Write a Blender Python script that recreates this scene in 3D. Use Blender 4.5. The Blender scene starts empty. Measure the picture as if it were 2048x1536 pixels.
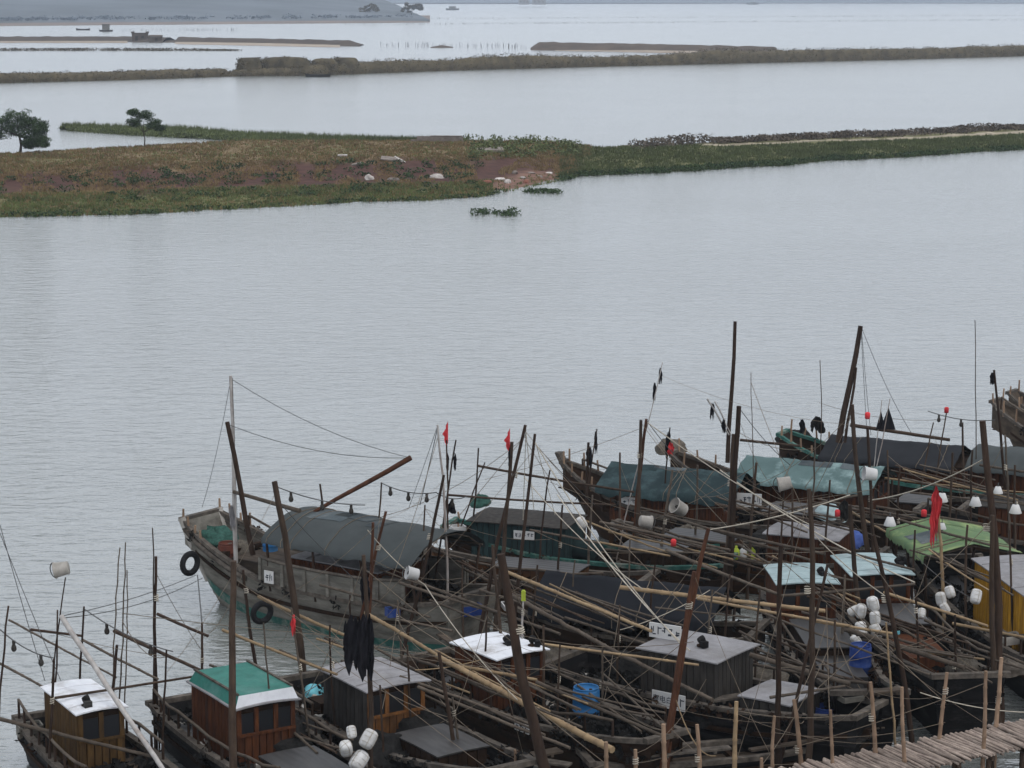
import bpy, math, random
from mathutils import Vector, Matrix, noise
R = math.radians
rng = random.Random(7)
sc = bpy.context.scene
col = sc.collection
# ------------------------------------------------------------------ camera
FPX, HC = 4600.0, 16.7
PITCH = math.atan(778 / FPX)
cam_d = bpy.data.cameras.new('camera'); cam = bpy.data.objects.new('camera', cam_d); col.objects.link(cam)
cam.location = (0, 0, HC); cam.rotation_euler = (R(90) - PITCH, 0, 0)
cam_d.sensor_width = 36; cam_d.lens = 36 * FPX / 2048
cam_d.clip_start = 0.5; cam_d.clip_end = 20000
sc.camera = cam
# ------------------------------------------------------------------ sky and sun (overcast)
SUN_EL, SUN_AZ = R(58), R(135)
w = bpy.data.worlds.new('World'); sc.world = w; w.use_nodes = True
nt = w.node_tree; nt.nodes.clear()
wo = nt.nodes.new('ShaderNodeOutputWorld')
sky = nt.nodes.new('ShaderNodeTexSky'); sky.sky_type = 'NISHITA'; sky.sun_disc = False
sky.sun_elevation = SUN_EL; sky.sun_rotation = SUN_AZ; sky.dust_density = 4.0
b1 = nt.nodes.new('ShaderNodeBackground'); b1.inputs[1].default_value = 0.10
nt.links.new(sky.outputs[0], b1.inputs[0])
b2 = nt.nodes.new('ShaderNodeBackground'); b2.inputs[0].default_value = (0.82, 0.87, 0.945, 1); b2.inputs[1].default_value = 0.95
mx = nt.nodes.new('ShaderNodeMixShader'); mx.inputs[0].default_value = 0.85   # cloud cover
nt.links.new(b1.outputs[0], mx.inputs[1]); nt.links.new(b2.outputs[0], mx.inputs[2]); nt.links.new(mx.outputs[0], wo.inputs[0])
sd = bpy.data.lights.new('sun', 'SUN'); sd.energy = 0.7; sd.angle = R(45); sd.color = (1, 0.96, 0.9)
sun = bpy.data.objects.new('sun', sd); col.objects.link(sun)
_d = Vector((math.sin(SUN_AZ) * math.cos(SUN_EL), math.cos(SUN_AZ) * math.cos(SUN_EL), math.sin(SUN_EL)))
sun.rotation_euler = _d.to_track_quat('Z', 'Y').to_euler()
vs = sc.view_settings; vs.view_transform = 'Standard'; vs.look = 'None'; vs.exposure = 0.62; vs.gamma = 1; vs.use_curve_mapping = False

# ------------------------------------------------------------------ helpers
cp, sp_ = math.cos(PITCH), math.sin(PITCH)
def ray(px, py):
    a = (px - 1024) / FPX; b = -(py - 768) / FPX
    return Vector((a, cp + b * sp_, -sp_ + b * cp))
def P(px, py, z=0.0):
    d = ray(px, py); t = (z - HC) / d.z
    return Vector((d.x * t, d.y * t, z))
def at(px, py, Y):
    d = ray(px, py); t = Y / d.y
    return Vector((d.x * t, Y, HC + d.z * t))

MATS = {}
def mat(name, c1, c2=None, scale=3.0, rough=0.8, stretch=(1, 1, 1), bump=0.3, var=0.15, metal=0.0, spec=0.1, c3=None, c3amt=0.5, c3scale=1.0, planks=0.0):
    """two-colour noise, optional third colour stains, per-object brightness variation, small bump"""
    if name in MATS: return MATS[name]
    m = bpy.data.materials.new(name); m.use_nodes = True; MATS[name] = m
    t = m.node_tree; N = t.nodes; L = t.links
    bs = N['Principled BSDF']
    c2 = c2 or tuple(x * 0.6 for x in c1)
    tc = N.new('ShaderNodeTexCoord'); mp = N.new('ShaderNodeMapping'); mp.inputs['Scale'].default_value = stretch
    L.new(tc.outputs['Object'], mp.inputs[0])
    oi = N.new('ShaderNodeObjectInfo')
    off = N.new('ShaderNodeVectorMath'); off.operation = 'ADD'; sc1 = N.new('ShaderNodeVectorMath'); sc1.operation = 'SCALE'
    cmb = N.new('ShaderNodeCombineXYZ')
    for k in range(3): L.new(oi.outputs['Random'], cmb.inputs[k])
    L.new(cmb.outputs[0], sc1.inputs[0]); sc1.inputs['Scale'].default_value = 37.0
    L.new(mp.outputs[0], off.inputs[0]); L.new(sc1.outputs[0], off.inputs[1])
    n1 = N.new('ShaderNodeTexNoise'); n1.inputs['Scale'].default_value = scale; n1.inputs['Detail'].default_value = 6; n1.inputs['Roughness'].default_value = 0.65
    L.new(off.outputs[0], n1.inputs['Vector'])
    cr = N.new('ShaderNodeValToRGB'); cr.color_ramp.elements[0].position = 0.32; cr.color_ramp.elements[1].position = 0.68
    cr.color_ramp.elements[0].color = (*c2, 1); cr.color_ramp.elements[1].color = (*c1, 1)
    L.new(n1.outputs['Fac'], cr.inputs[0]); out = cr.outputs[0]
    if c3:
        n2 = N.new('ShaderNodeTexNoise'); n2.inputs['Scale'].default_value = c3scale; n2.inputs['Detail'].default_value = 8; n2.inputs['Roughness'].default_value = 0.7
        L.new(off.outputs[0], n2.inputs['Vector'])
        r2 = N.new('ShaderNodeValToRGB'); r2.color_ramp.elements[0].position = 0.5; r2.color_ramp.elements[1].position = 0.66
        r2.color_ramp.elements[0].color = (0, 0, 0, 1); r2.color_ramp.elements[1].color = (c3amt,) * 3 + (1,)
        L.new(n2.outputs['Fac'], r2.inputs[0])
        mxx = N.new('ShaderNodeMixRGB'); L.new(r2.outputs[0], mxx.inputs[0]); L.new(out, mxx.inputs[1]); mxx.inputs[2].default_value = (*c3, 1); out = mxx.outputs[0]
    hs = N.new('ShaderNodeHueSaturation')
    mr = N.new('ShaderNodeMapRange'); mr.inputs['To Min'].default_value = 1 - var; mr.inputs['To Max'].default_value = 1 + var
    L.new(oi.outputs['Random'], mr.inputs['Value']); L.new(mr.outputs[0], hs.inputs['Value']); L.new(out, hs.inputs['Color'])
    L.new(hs.outputs[0], bs.inputs['Base Color'])
    bs.inputs['Roughness'].default_value = min(1, rough + 0.08); bs.inputs['Metallic'].default_value = metal; bs.inputs['Specular IOR Level'].default_value = spec
    if bump:
        bp = N.new('ShaderNodeBump'); bp.inputs['Strength'].default_value = bump; bp.inputs['Distance'].default_value = 0.02
        src = n1.outputs['Fac']
        if planks:
            wv = N.new('ShaderNodeTexWave'); wv.inputs['Scale'].default_value = planks; wv.bands_direction = 'Y'; wv.inputs['Distortion'].default_value = 0.4
            L.new(tc.outputs['Object'], wv.inputs['Vector'])
            ad = N.new('ShaderNodeMath'); ad.operation = 'ADD'; L.new(wv.outputs['Fac'], ad.inputs[0]); L.new(n1.outputs['Fac'], ad.inputs[1]); src = ad.outputs[0]
        L.new(src, bp.inputs['Height']); L.new(bp.outputs[0], bs.inputs['Normal'])
    return m
G_ = (0.5, 0.5, 6)
M = dict(
 black_hull=mat('black_hull', (0.0126, 0.0115, 0.0115), (0.0052, 0.0052, 0.0058), 2.5, 0.7, (0.4, 1, 3), c3=(0.09, 0.085, 0.08), c3amt=0.35, c3scale=0.9),
 dark_wood=mat('dark_wood', (0.033, 0.0187, 0.011), (0.0118, 0.007, 0.0049), 4, 0.85, (1, 1, 0.4)),
 hull_grey=mat('hull_grey', (0.1693, 0.1582, 0.1362), (0.0699, 0.0648, 0.0552), 2.2, 0.85, (0.5, 1, 2), c3=(0.06, 0.05, 0.04), c3amt=0.8, c3scale=1.3),
 hull_brown=mat('hull_brown', (0.038, 0.0217, 0.013), (0.0138, 0.0085, 0.0057), 2.5, 0.85, (0.4, 1, 2), c3=(0.02, 0.018, 0.015), c3amt=0.6),
 hull_rust=mat('hull_rust', (0.0936, 0.0413, 0.0166), (0.033, 0.0166, 0.0094), 2.5, 0.85, (0.4, 1, 2), c3=(0.025, 0.02, 0.015), c3amt=0.6),
 deck_grey=mat('deck_grey', (0.0351, 0.0313, 0.0286), (0.013, 0.0113, 0.0108), 2.0, 0.45, (0.5, 2, 1), spec=0.5, c3=(0.03, 0.028, 0.026), c3amt=0.6, planks=1.6),
 deck_tan=mat('deck_tan', (0.0864, 0.0662, 0.049), (0.0288, 0.0219, 0.0173), 3.0, 0.8, (0.5, 2, 1), c3=(0.05, 0.04, 0.03), c3amt=0.5, planks=1.6),
 rail_pale=mat('rail_pale', (0.1224, 0.104, 0.0857), (0.0367, 0.0306, 0.0257), 5, 0.85, (1, 1, 1), c3=(0.05, 0.045, 0.04), c3amt=0.7, c3scale=2),
 wall_ochre=mat('wall_ochre', (0.0972, 0.0551, 0.0194), (0.0421, 0.0233, 0.0104), 5, 0.75, (3, 3, 0.5), c3=(0.03, 0.022, 0.015), c3amt=0.6),
 wall_russet=mat('wall_russet', (0.0951, 0.0334, 0.0128), (0.0352, 0.0128, 0.0069), 5, 0.75, (3, 3, 0.5), c3=(0.02, 0.014, 0.012), c3amt=0.7),
 wall_orange=mat('wall_orange', (0.176, 0.076, 0.024), (0.08, 0.0336, 0.0128), 5, 0.75, (2, 2, 0.7), c3=(0.04, 0.025, 0.015), c3amt=0.7),
 wall_grey=mat('wall_grey', (0.0505, 0.0449, 0.0395), (0.0189, 0.0168, 0.0151), 4, 0.8, (2, 2, 0.5), c3=(0.02, 0.02, 0.02), c3amt=0.6),
 wall_yellow=mat('wall_yellow', (0.4641, 0.2375, 0.0221), (0.2652, 0.1326, 0.0133), 3, 0.6, (2, 2, 0.6), c3=(0.12, 0.07, 0.02), c3amt=0.6),
 wall_teal=mat('wall_teal', (0.023, 0.0432, 0.0432), (0.0115, 0.0207, 0.0219), 4, 0.8, (2, 2, 0.5), c3=(0.02, 0.02, 0.02), c3amt=0.6),
 teal_paint=mat('teal_paint', (0.0403, 0.1267, 0.1037), (0.0202, 0.0634, 0.0547), 4, 0.7, (1, 1, 1), c3=(0.2, 0.19, 0.16), c3amt=0.8, c3scale=2),
 roof_white=mat('roof_white', (0.6536, 0.6618, 0.6863), (0.5392, 0.5474, 0.5719), 3, 0.6, (1, 1, 1), c3=(0.22, 0.19, 0.16), c3amt=0.6, c3scale=1.2, var=0.05),
 roof_pale=mat('roof_pale', (0.2448, 0.2387, 0.2448), (0.1591, 0.153, 0.156), 3, 0.7, (1, 1, 1), c3=(0.15, 0.14, 0.13), c3amt=0.5, c3scale=1.6, var=0.05),
 roof_cyan=mat('roof_cyan', (0.306, 0.3825, 0.3867), (0.221, 0.2848, 0.2932), 3, 0.6, (1, 1, 1), c3=(0.2, 0.22, 0.22), c3amt=0.5, c3scale=1.6, var=0.08),
 roof_green=mat('roof_green', (0.034, 0.1632, 0.1292), (0.0204, 0.102, 0.0816), 3, 0.5, (1, 1, 1), c3=(0.1, 0.2, 0.18), c3amt=0.5),
 tarp_grey=mat('tarp_grey', (0.0543, 0.061, 0.061), (0.0388, 0.0439, 0.0439), 1.2, 0.75, (1, 1, 1), bump=0.15, var=0.03),
 tarp_teal=mat('tarp_teal', (0.0198, 0.0343, 0.0361), (0.0132, 0.0229, 0.0256), 1.2, 0.75, (1, 1, 1), bump=0.15, var=0.03, c3=(0.06, 0.095, 0.10), c3amt=0.6),
 tarp_cyan=mat('tarp_cyan', (0.0896, 0.1358, 0.1329), (0.0665, 0.104, 0.1028), 1.2, 0.75, (1, 1, 1), bump=0.15, var=0.03, c3=(0.27, 0.36, 0.355), c3amt=0.6),
 tarp_black=mat('tarp_black', (0.0218, 0.0231, 0.0263), (0.0148, 0.0158, 0.0183), 1.2, 0.75, (1, 1, 1), bump=0.15, var=0.03),
 tarp_navy=mat('tarp_navy', (0.0117, 0.013, 0.0164), (0.0067, 0.0075, 0.0098), 1.2, 0.75, (1, 1, 1), bump=0.15, var=0.03),
 tarp_green=mat('tarp_green', (0.1152, 0.1728, 0.0778), (0.0864, 0.1382, 0.0749), 1.5, 0.75, (1, 1, 1), bump=0.15, var=0.03, c3=(0.36, 0.40, 0.16), c3amt=0.5),
 tarp_patch=mat('tarp_patch', (0.085, 0.10, 0.105), (0.04, 0.05, 0.055), 2.0, 0.8, bump=0.3, var=0.3, c3=(0.16, 0.15, 0.13), c3amt=0.6),
 tarp_blue=mat('tarp_blue', (0.05, 0.09, 0.28), (0.03, 0.05, 0.16), 2, 0.6, bump=0.4),
 bamboo=mat('bamboo', (0.2856, 0.204, 0.1156), (0.1496, 0.102, 0.0612), 4, 0.6, (1, 1, 1), var=0.2, c3=(0.12, 0.09, 0.06), c3amt=0.6, c3scale=2),
 bamboo_grey=mat('bamboo_grey', (0.1045, 0.0824, 0.0634), (0.0444, 0.0348, 0.0273), 4, 0.75, (1, 1, 1), var=0.2, c3=(0.07, 0.06, 0.05), c3amt=0.6, c3scale=2),
 pole_dark=mat('pole_dark', (0.0455, 0.0291, 0.0207), (0.02, 0.013, 0.01), 6, 0.85, (1, 1, 0.3), var=0.25),
 pole_brown=mat('pole_brown', (0.0936, 0.0396, 0.0216), (0.036, 0.0173, 0.0115), 6, 0.8, (1, 1, 0.3), var=0.15),
 pole_grey=mat('pole_grey', (0.0704, 0.0485, 0.035), (0.029, 0.0198, 0.0149), 6, 0.85, (1, 1, 0.3), var=0.2),
 mast_pale=mat('mast_pale', (0.396, 0.3744, 0.3528), (0.2376, 0.216, 0.2016), 6, 0.7, (1, 1, 0.4), var=0.1, c3=(0.15, 0.08, 0.05), c3amt=0.6),
 post_wood=mat('post_wood', (0.27, 0.185, 0.125), (0.14, 0.09, 0.06), 6, 0.85, (1, 1, 0.3), var=0.2),
 slat=mat('slat', (0.288, 0.232, 0.192), (0.136, 0.104, 0.088), 5, 0.8, (1, 1, 1), var=0.35),
 rope=mat('rope', (0.42, 0.38, 0.31), (0.25, 0.22, 0.18), 9, 0.9, var=0.2, bump=0),
 wire=mat('wire', (0.10, 0.10, 0.10), (0.06, 0.06, 0.06), 9, 0.8, var=0.2, bump=0),
 glass_dark=mat('glass_dark', (0.012, 0.013, 0.015), (0.008, 0.008, 0.01), 2, 0.25, bump=0, spec=0.5),
 rubber=mat('rubber', (0.018, 0.018, 0.02), (0.01, 0.01, 0.01), 8, 0.8),
 white_plastic=mat('white_plastic', (0.5335, 0.5267, 0.513), (0.4241, 0.4172, 0.4104), 3, 0.5, var=0.08, c3=(0.3, 0.27, 0.22), c3amt=0.4, c3scale=3),
 dirty_white=mat('dirty_white', (0.368, 0.344, 0.312), (0.224, 0.208, 0.184), 4, 0.7, var=0.12),
 foam=mat('foam', (0.5508, 0.5432, 0.5355), (0.3825, 0.3749, 0.3596), 6, 0.9, var=0.1, c3=(0.3, 0.28, 0.25), c3amt=0.5, c3scale=4),
 barrel_blue=mat('barrel_blue', (0.03, 0.15, 0.34), (0.02, 0.10, 0.25), 3, 0.4, var=0.0, c3=(0.1, 0.16, 0.22), c3amt=0.5, c3scale=3),
 barrel_navy=mat('barrel_navy', (0.02, 0.05, 0.20), (0.015, 0.03, 0.12), 3, 0.4, var=0.0, c3=(0.08, 0.1, 0.16), c3amt=0.5, c3scale=3),
 rust_red=mat('rust_red', (0.13, 0.045, 0.03), (0.06, 0.022, 0.018), 4, 0.7),
 red_cloth=mat('red_cloth', (0.55, 0.045, 0.05), (0.38, 0.03, 0.035), 4, 0.8, var=0.1),
 black_cloth=mat('black_cloth', (0.014, 0.013, 0.016), (0.008, 0.008, 0.01), 5, 0.85),
 net_dark=mat('net_dark', (0.0216, 0.0202, 0.0187), (0.0086, 0.0086, 0.0086), 12, 0.95, bump=1.0),
 net_green=mat('net_green', (0.0432, 0.108, 0.0864), (0.018, 0.0432, 0.036), 12, 0.95, bump=1.0),
 cord=mat('cord', (0.17, 0.14, 0.105), (0.09, 0.07, 0.055), 9, 0.9, var=0.2, bump=0),
 net_tan=mat('net_tan', (0.121, 0.1058, 0.0857), (0.0504, 0.0428, 0.0353), 12, 0.95, bump=1.0),
 ink=mat('ink', (0.03, 0.035, 0.05), (0.02, 0.025, 0.035), 4, 0.7, bump=0),
 lime=mat('lime', (0.42, 0.5, 0.06), None, 4, 0.6, bump=0),
 aqua=mat('aqua', (0.16, 0.45, 0.50), (0.1, 0.3, 0.36), 4, 0.6),
 rock=mat('rock', (0.50, 0.46, 0.43), (0.26, 0.23, 0.21), 2, 0.9, var=0.2),
 concrete=mat('concrete', (0.24, 0.205, 0.18), (0.13, 0.11, 0.095), 2, 0.9, var=0.2),
 brick_red=mat('brick_red', (0.224, 0.091, 0.063), (0.126, 0.056, 0.042), 2, 0.9, var=0.25),
 bark=mat('bark', (0.06, 0.045, 0.035), (0.03, 0.024, 0.02), 4, 0.9),
 leaf_dark=mat('leaf_dark', (0.05, 0.08, 0.03), (0.014, 0.024, 0.012), 1.6, 0.8, bump=0),
 leaf_mangrove=mat('leaf_mangrove', (0.1066, 0.0861, 0.0508), (0.0451, 0.0377, 0.0246), 0.45, 0.9, bump=0),
 leaf_shrub=mat('leaf_shrub', (0.105, 0.125, 0.05), (0.055, 0.066, 0.028), 0.35, 0.9, bump=0),
 leaf_bare=mat('leaf_bare', (0.1105, 0.0892, 0.068), (0.051, 0.0425, 0.034), 0.35, 0.9, bump=0),
 grass_green=mat('grass_green', (0.125, 0.15, 0.052), (0.065, 0.078, 0.03), 0.25, 0.9, bump=0),
 grass_dry=mat('grass_dry', (0.23, 0.16, 0.078), (0.115, 0.078, 0.04), 0.25, 0.9, bump=0),
 dyke=mat('dyke', (0.095, 0.073, 0.056), (0.055, 0.044, 0.036), 0.2, 0.95),
 sand=mat('sand', (0.33, 0.275, 0.215), (0.22, 0.18, 0.145), 0.3, 0.95),
 far_land_hazed=mat('far_land_hazed', (0.11, 0.135, 0.165), (0.07, 0.09, 0.115), 0.01, 0.95, bump=0),  # distant land; the blue of the hazy air is mixed into its colour
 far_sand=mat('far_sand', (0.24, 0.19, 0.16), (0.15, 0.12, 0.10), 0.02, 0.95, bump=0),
 stake=mat('stake', (0.10, 0.09, 0.085), None, 1, 0.9, bump=0),
)

class MB:
    def __init__(s): s.v = []; s.f = []; s.s = []
    def add(s, v, f, smooth=False):
        o = len(s.v); s.v += [tuple(x) for x in v]; s.f += [tuple(i + o for i in q) for q in f]; s.s += [smooth] * len(f); return s
    def box(s, c, size, rot=None):
        hx, hy, hz = (q / 2 for q in size); c = Vector(c)
        v = [Vector((x * hx, y * hy, z * hz)) for x in (-1, 1) for y in (-1, 1) for z in (-1, 1)]
        if rot is not None: v = [rot @ q for q in v]
        return s.add([q + c for q in v], [(0, 1, 3, 2), (4, 6, 7, 5), (0, 4, 5, 1), (2, 3, 7, 6), (0, 2, 6, 4), (1, 5, 7, 3)])
    def tube(s, pts, r, n=6, cap=True):
        pts = [Vector(p) for p in pts]; k = len(pts)
        rs = r if isinstance(r, (list, tuple)) else [r] * k
        v = []; up = None
        for i, p in enumerate(pts):
            d = (pts[min(i + 1, k - 1)] - pts[max(i - 1, 0)]).normalized()
            if up is None:
                up = Vector((0, 0, 1)) if abs(d.z) < 0.9 else Vector((0, 1, 0))
            a = d.cross(up).normalized(); b = a.cross(d).normalized(); up = b
            for j in range(n):
                t = 2 * math.pi * j / n
                v.append(p + (a * math.cos(t) + b * math.sin(t)) * rs[i])
        f = [(i * n + j, i * n + (j + 1) % n, (i + 1) * n + (j + 1) % n, (i + 1) * n + j) for i in range(k - 1) for j in range(n)]
        s.add(v, f, True)
        if cap: s.add(v[:n], [tuple(range(n))]); s.add(v[-n:], [tuple(range(n))[::-1]])
        return s
    def lathe(s, prof, n=14, axis='z', c=(0, 0, 0)):
        v = []
        for r, z in prof:
            for j in range(n):
                t = 2 * math.pi * j / n
                v.append((c[0] + r * math.cos(t), c[1] + r * math.sin(t), c[2] + z))
        k = len(prof)
        return s.add(v, [(i * n + j, i * n + (j + 1) % n, (i + 1) * n + (j + 1) % n, (i + 1) * n + j) for i in range(k - 1) for j in range(n)], True)
    def grid(s, rows, smooth=True):
        n = len(rows[0]); v = [p for r_ in rows for p in r_]
        return s.add(v, [(i * n + j, i * n + j + 1, (i + 1) * n + j + 1, (i + 1) * n + j) for i in range(len(rows) - 1) for j in range(n - 1)], smooth)
    def leaves(s, c, rad, n, size, rnd, shell=0.35):
        c = Vector(c); v = []; f = []
        for _ in range(n):
            while True:
                q = Vector((rnd.uniform(-1, 1), rnd.uniform(-1, 1), rnd.uniform(-1, 1)))
                l = q.length
                if shell < l <= 1: break
            p = c + Vector((q.x * rad[0], q.y * rad[1], q.z * rad[2]))
            a = Vector((rnd.uniform(-1, 1), rnd.uniform(-1, 1), rnd.uniform(-1, 1))).normalized()
            b = a.cross(Vector((rnd.uniform(-1, 1), rnd.uniform(-1, 1), rnd.uniform(-1, 1)))).normalized()
            z = size * rnd.uniform(0.6, 1.3); o = len(v)
            v += [p - a * z, p + b * z * 0.5, p + a * z, p - b * z * 0.5]; f.append((o, o + 1, o + 2, o + 3))
        return s.add(v, f)
    def mesh(s, name, m):
        me = bpy.data.meshes.new(name); me.from_pydata(s.v, [], s.f); me.materials.append(m)
        me.polygons.foreach_set('use_smooth', s.s); me.update(); return me
    def build(s, name, m, parent=None, loc=(0, 0, 0), rot=(0, 0, 0)):
        return obj(name, s.mesh(name, m), parent, loc, rot)
def obj(name, me, parent=None, loc=(0, 0, 0), rot=(0, 0, 0)):
    o = bpy.data.objects.new(name, me); col.objects.link(o); o.parent = parent; o.location = loc; o.rotation_euler = rot
    return o
def tag(o, label=None, cat=None, group=None, kind=None):
    if label: o['label'] = label
    if cat: o['category'] = cat
    if group: o['group'] = group
    if kind: o['kind'] = kind
    return o
def empty(name, label, cat, loc, rz=0.0, group=None):
    o = obj(name, None, None, loc, (0, 0, rz)); o.empty_display_size = 0.3
    return tag(o, label, cat, group)
def Rz(a): return Matrix.Rotation(a, 3, 'Z')
def interp(t, tab):
    for (a, b), (c, d) in zip(tab, tab[1:]):
        if t <= c: return b + (d - b) * (t - a) / (c - a) if c > a else d
    return tab[-1][1]

# ================================================================== SETTING
# water: one sheet to the horizon
wm = bpy.data.materials.new('water'); wm.use_nodes = True; MATS['water'] = wm
t = wm.node_tree; N = t.nodes; L = t.links; bs = N['Principled BSDF']
bs.inputs['Base Color'].default_value = (0.165, 0.172, 0.16, 1); bs.inputs['Roughness'].default_value = 0.15; bs.inputs['IOR'].default_value = 2.6
tc = N.new('ShaderNodeTexCoord')
def wnoise(sx, sy, detail, rough=0.55):
    mp = N.new('ShaderNodeMapping'); mp.inputs['Scale'].default_value = (sx, sy, 1); mp.inputs['Rotation'].default_value = (0, 0, R(6)); L.new(tc.outputs['Object'], mp.inputs[0])
    n = N.new('ShaderNodeTexNoise'); n.inputs['Scale'].default_value = 1; n.inputs['Detail'].default_value = detail; n.inputs['Roughness'].default_value = rough
    L.new(mp.outputs[0], n.inputs['Vector']); return n.outputs['Fac']
fine = wnoise(2.0, 3.6, 3); mid = wnoise(0.62, 1.15, 2); big = wnoise(0.03, 0.05, 3)
m1 = N.new('ShaderNodeMath'); m1.operation = 'MULTIPLY'; m1.inputs[1].default_value = 1.9; L.new(mid, m1.inputs[0])
ad = N.new('ShaderNodeMath'); ad.operation = 'ADD'; L.new(fine, ad.inputs[0]); L.new(m1.outputs[0], ad.inputs[1])
mr = N.new('ShaderNodeMapRange'); mr.inputs['From Min'].default_value = 0.35; mr.inputs['From Max'].default_value = 0.65; mr.inputs['To Min'].default_value = 0.75; mr.inputs['To Max'].default_value = 1.0
L.new(big, mr.inputs['Value'])
bp = N.new('ShaderNodeBump'); bp.inputs['Distance'].default_value = 0.1; L.new(mr.outputs[0], bp.inputs['Strength']); L.new(ad.outputs[0], bp.inputs['Height']); L.new(bp.outputs[0], bs.inputs['Normal'])
mb = MB(); mb.grid([[(x, y, 0) for x in (-4500, -600, -60, 60, 600, 4500)] for y in (-60, 30, 120, 500, 1500, 7500)], False)
tag(mb.build('water', wm), kind='structure')

# distant shore and headland (top of the picture)
def ridge(name, x0, x1, y0, y1, hfun, m, nx=60, ny=8, seed=0.0):
    mb = MB(); rows = []
    for j in range(ny + 1):
        v = j / ny; r_ = []
        for i in range(nx + 1):
            u = i / nx; x = x0 + (x1 - x0) * u; y = y0 + (y1 - y0) * v
            r_.append((x, y, hfun(u, v) + (noise.noise(Vector((x * 0.01 + seed, y * 0.01, 0))) * 6 * v if v > 0 else -2)))
        rows.append(r_)
    mb.grid(rows); return tag(mb.build(name, m), kind='structure')
ridge('far_hills', -2300, 2700, 4400, 6200, lambda u, v: 4 + 110 * v * (0.6 + 0.4 * math.sin(u * 9 + 1) + 0.25 * math.sin(u * 23)), M['far_land_hazed'])
# headland: sandy shore rising to low scrub hills
mb = MB(); rows = []
for j in range(9):
    v = j / 8; r_ = []
    for i in range(49):
        u = i / 48; pxx = -120 + u * 980
        yb = 52 - 8 * u - (0 if u < 0.97 else 0); taper = min(1, (1 - u) * 4); d0 = P(pxx, yb, 0); d1 = d0 * (1.02 + 0.88 * taper)
        p = d0.lerp(d1, v)
        p.z = -1.5 if v == 0 else (2.0 + 45 * v * taper) * (0.5 + 0.5 * taper) + noise.noise(Vector((p.x * 0.008, p.y * 0.008, 3))) * 5 * v * taper
        r_.append(p)
    rows.append(r_)
mb.grid(rows); tag(mb.build('headland', mat('headland', (0.145, 0.165, 0.19), (0.085, 0.10, 0.11), 0.012, 0.95, bump=0)), kind='structure')  # pale blue albedo: part of the distance haze is painted into the land
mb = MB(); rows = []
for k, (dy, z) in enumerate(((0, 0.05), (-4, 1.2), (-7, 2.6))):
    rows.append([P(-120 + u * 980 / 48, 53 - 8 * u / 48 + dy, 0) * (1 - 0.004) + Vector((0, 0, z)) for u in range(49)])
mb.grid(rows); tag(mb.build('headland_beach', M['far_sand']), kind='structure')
# scrub on the headland
def stuff_leaves(name, spots, m, label, cat, seed=1):
    r = random.Random(seed); mb = MB()
    for c, rad, n, size in spots: mb.leaves(c, rad, n, size, r, 0.3)
    o = mb.build(name, m); return tag(o, label, cat, kind='stuff')
sp = []
for i in range(420):
    u = rng.random(); pxx = -100 + u * 930; b = P(pxx, 50 - 8 * u, 0); k = 1 + rng.random() ** 2 * 0.35; b = b * k
    h = rng.uniform(0.6, 1.5); sp.append(((b.x, b.y, 2.5 + 20 * (k - 1) * min(1, (1 - u) * 5) + h * 0.4), (h * 3.2, h, h * 0.8), 22, 0.7))
stuff_leaves('headland_scrub', sp, M['far_land_hazed'], 'hazy scrub covering the low headland at top left', 'scrub')
def tree(name, label, base, h, crown, m, seed, n=700, size=0.16, trunk=0.12, lean=(0, 0), group=None):
    """trunk, forked limbs, crown of leaf clumps; crown = list of (dx,dz,rx,rz) as fractions of h"""
    r = random.Random(seed); t = empty(name, label, 'tree', base, 0, group)
    fork = Vector((lean[0] * h * 0.35, lean[1] * h * 0.35, h * 0.36)); mb = MB()
    mb.tube([(0, 0, -0.2), fork * 0.5 + Vector((0.03 * h, 0, 0)), fork], [trunk * 1.3, trunk, trunk * 0.8], 7)
    cm = MB()
    for dx, dz, rx, rz in crown:
        c = Vector((dx * h, r.uniform(-0.15, 0.15) * h, dz * h))
        mb.tube([fork, (fork + c) / 2 + Vector((r.uniform(-.05, .05) * h, 0, 0.03 * h)), c], [trunk * 0.6, trunk * 0.4, trunk * 0.15], 5)
        for _ in range(5):
            e = c + Vector((r.uniform(-1, 1) * rx * h * 0.9, r.uniform(-1, 1) * rx * h * 0.7, r.uniform(-.8, 1) * rz * h * 0.9))
            mb.tube([c, e], [trunk * 0.2, trunk * 0.08], 4)
        for _ in range(max(4, int(n / len(crown) / 16))):
            q = Vector((r.uniform(-1, 1), r.uniform(-1, 1), r.uniform(-1, 1))); q = q.normalized() * r.random() ** 0.4
            cm.leaves(c + Vector((q.x * rx * h, q.y * rx * h, q.z * rz * h)), (0.11 * h, 0.11 * h, 0.06 * h), 60, size, r, 0.0)
    mb.build('trunk', M['bark'], t); cm.build('crown', m, t)
    return t
for pxx, pyy, hh, lab in ((738, 40, 11, 'small hazy tree on the headland shore, left of its pair'), (822, 40, 13, 'hazy wind-bent tree at the headland tip')):
    tree('headland_tree', lab, P(pxx, pyy, 0) + Vector((0, 0, 1)), hh, [(-0.3, 0.55, 0.3, 0.25), (0.15, 0.7, 0.35, 0.25), (0.45, 0.6, 0.25, 0.2)], M['leaf_mangrove'], pxx, 400, 0.7, 0.3, group='trees on the headland')
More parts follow.
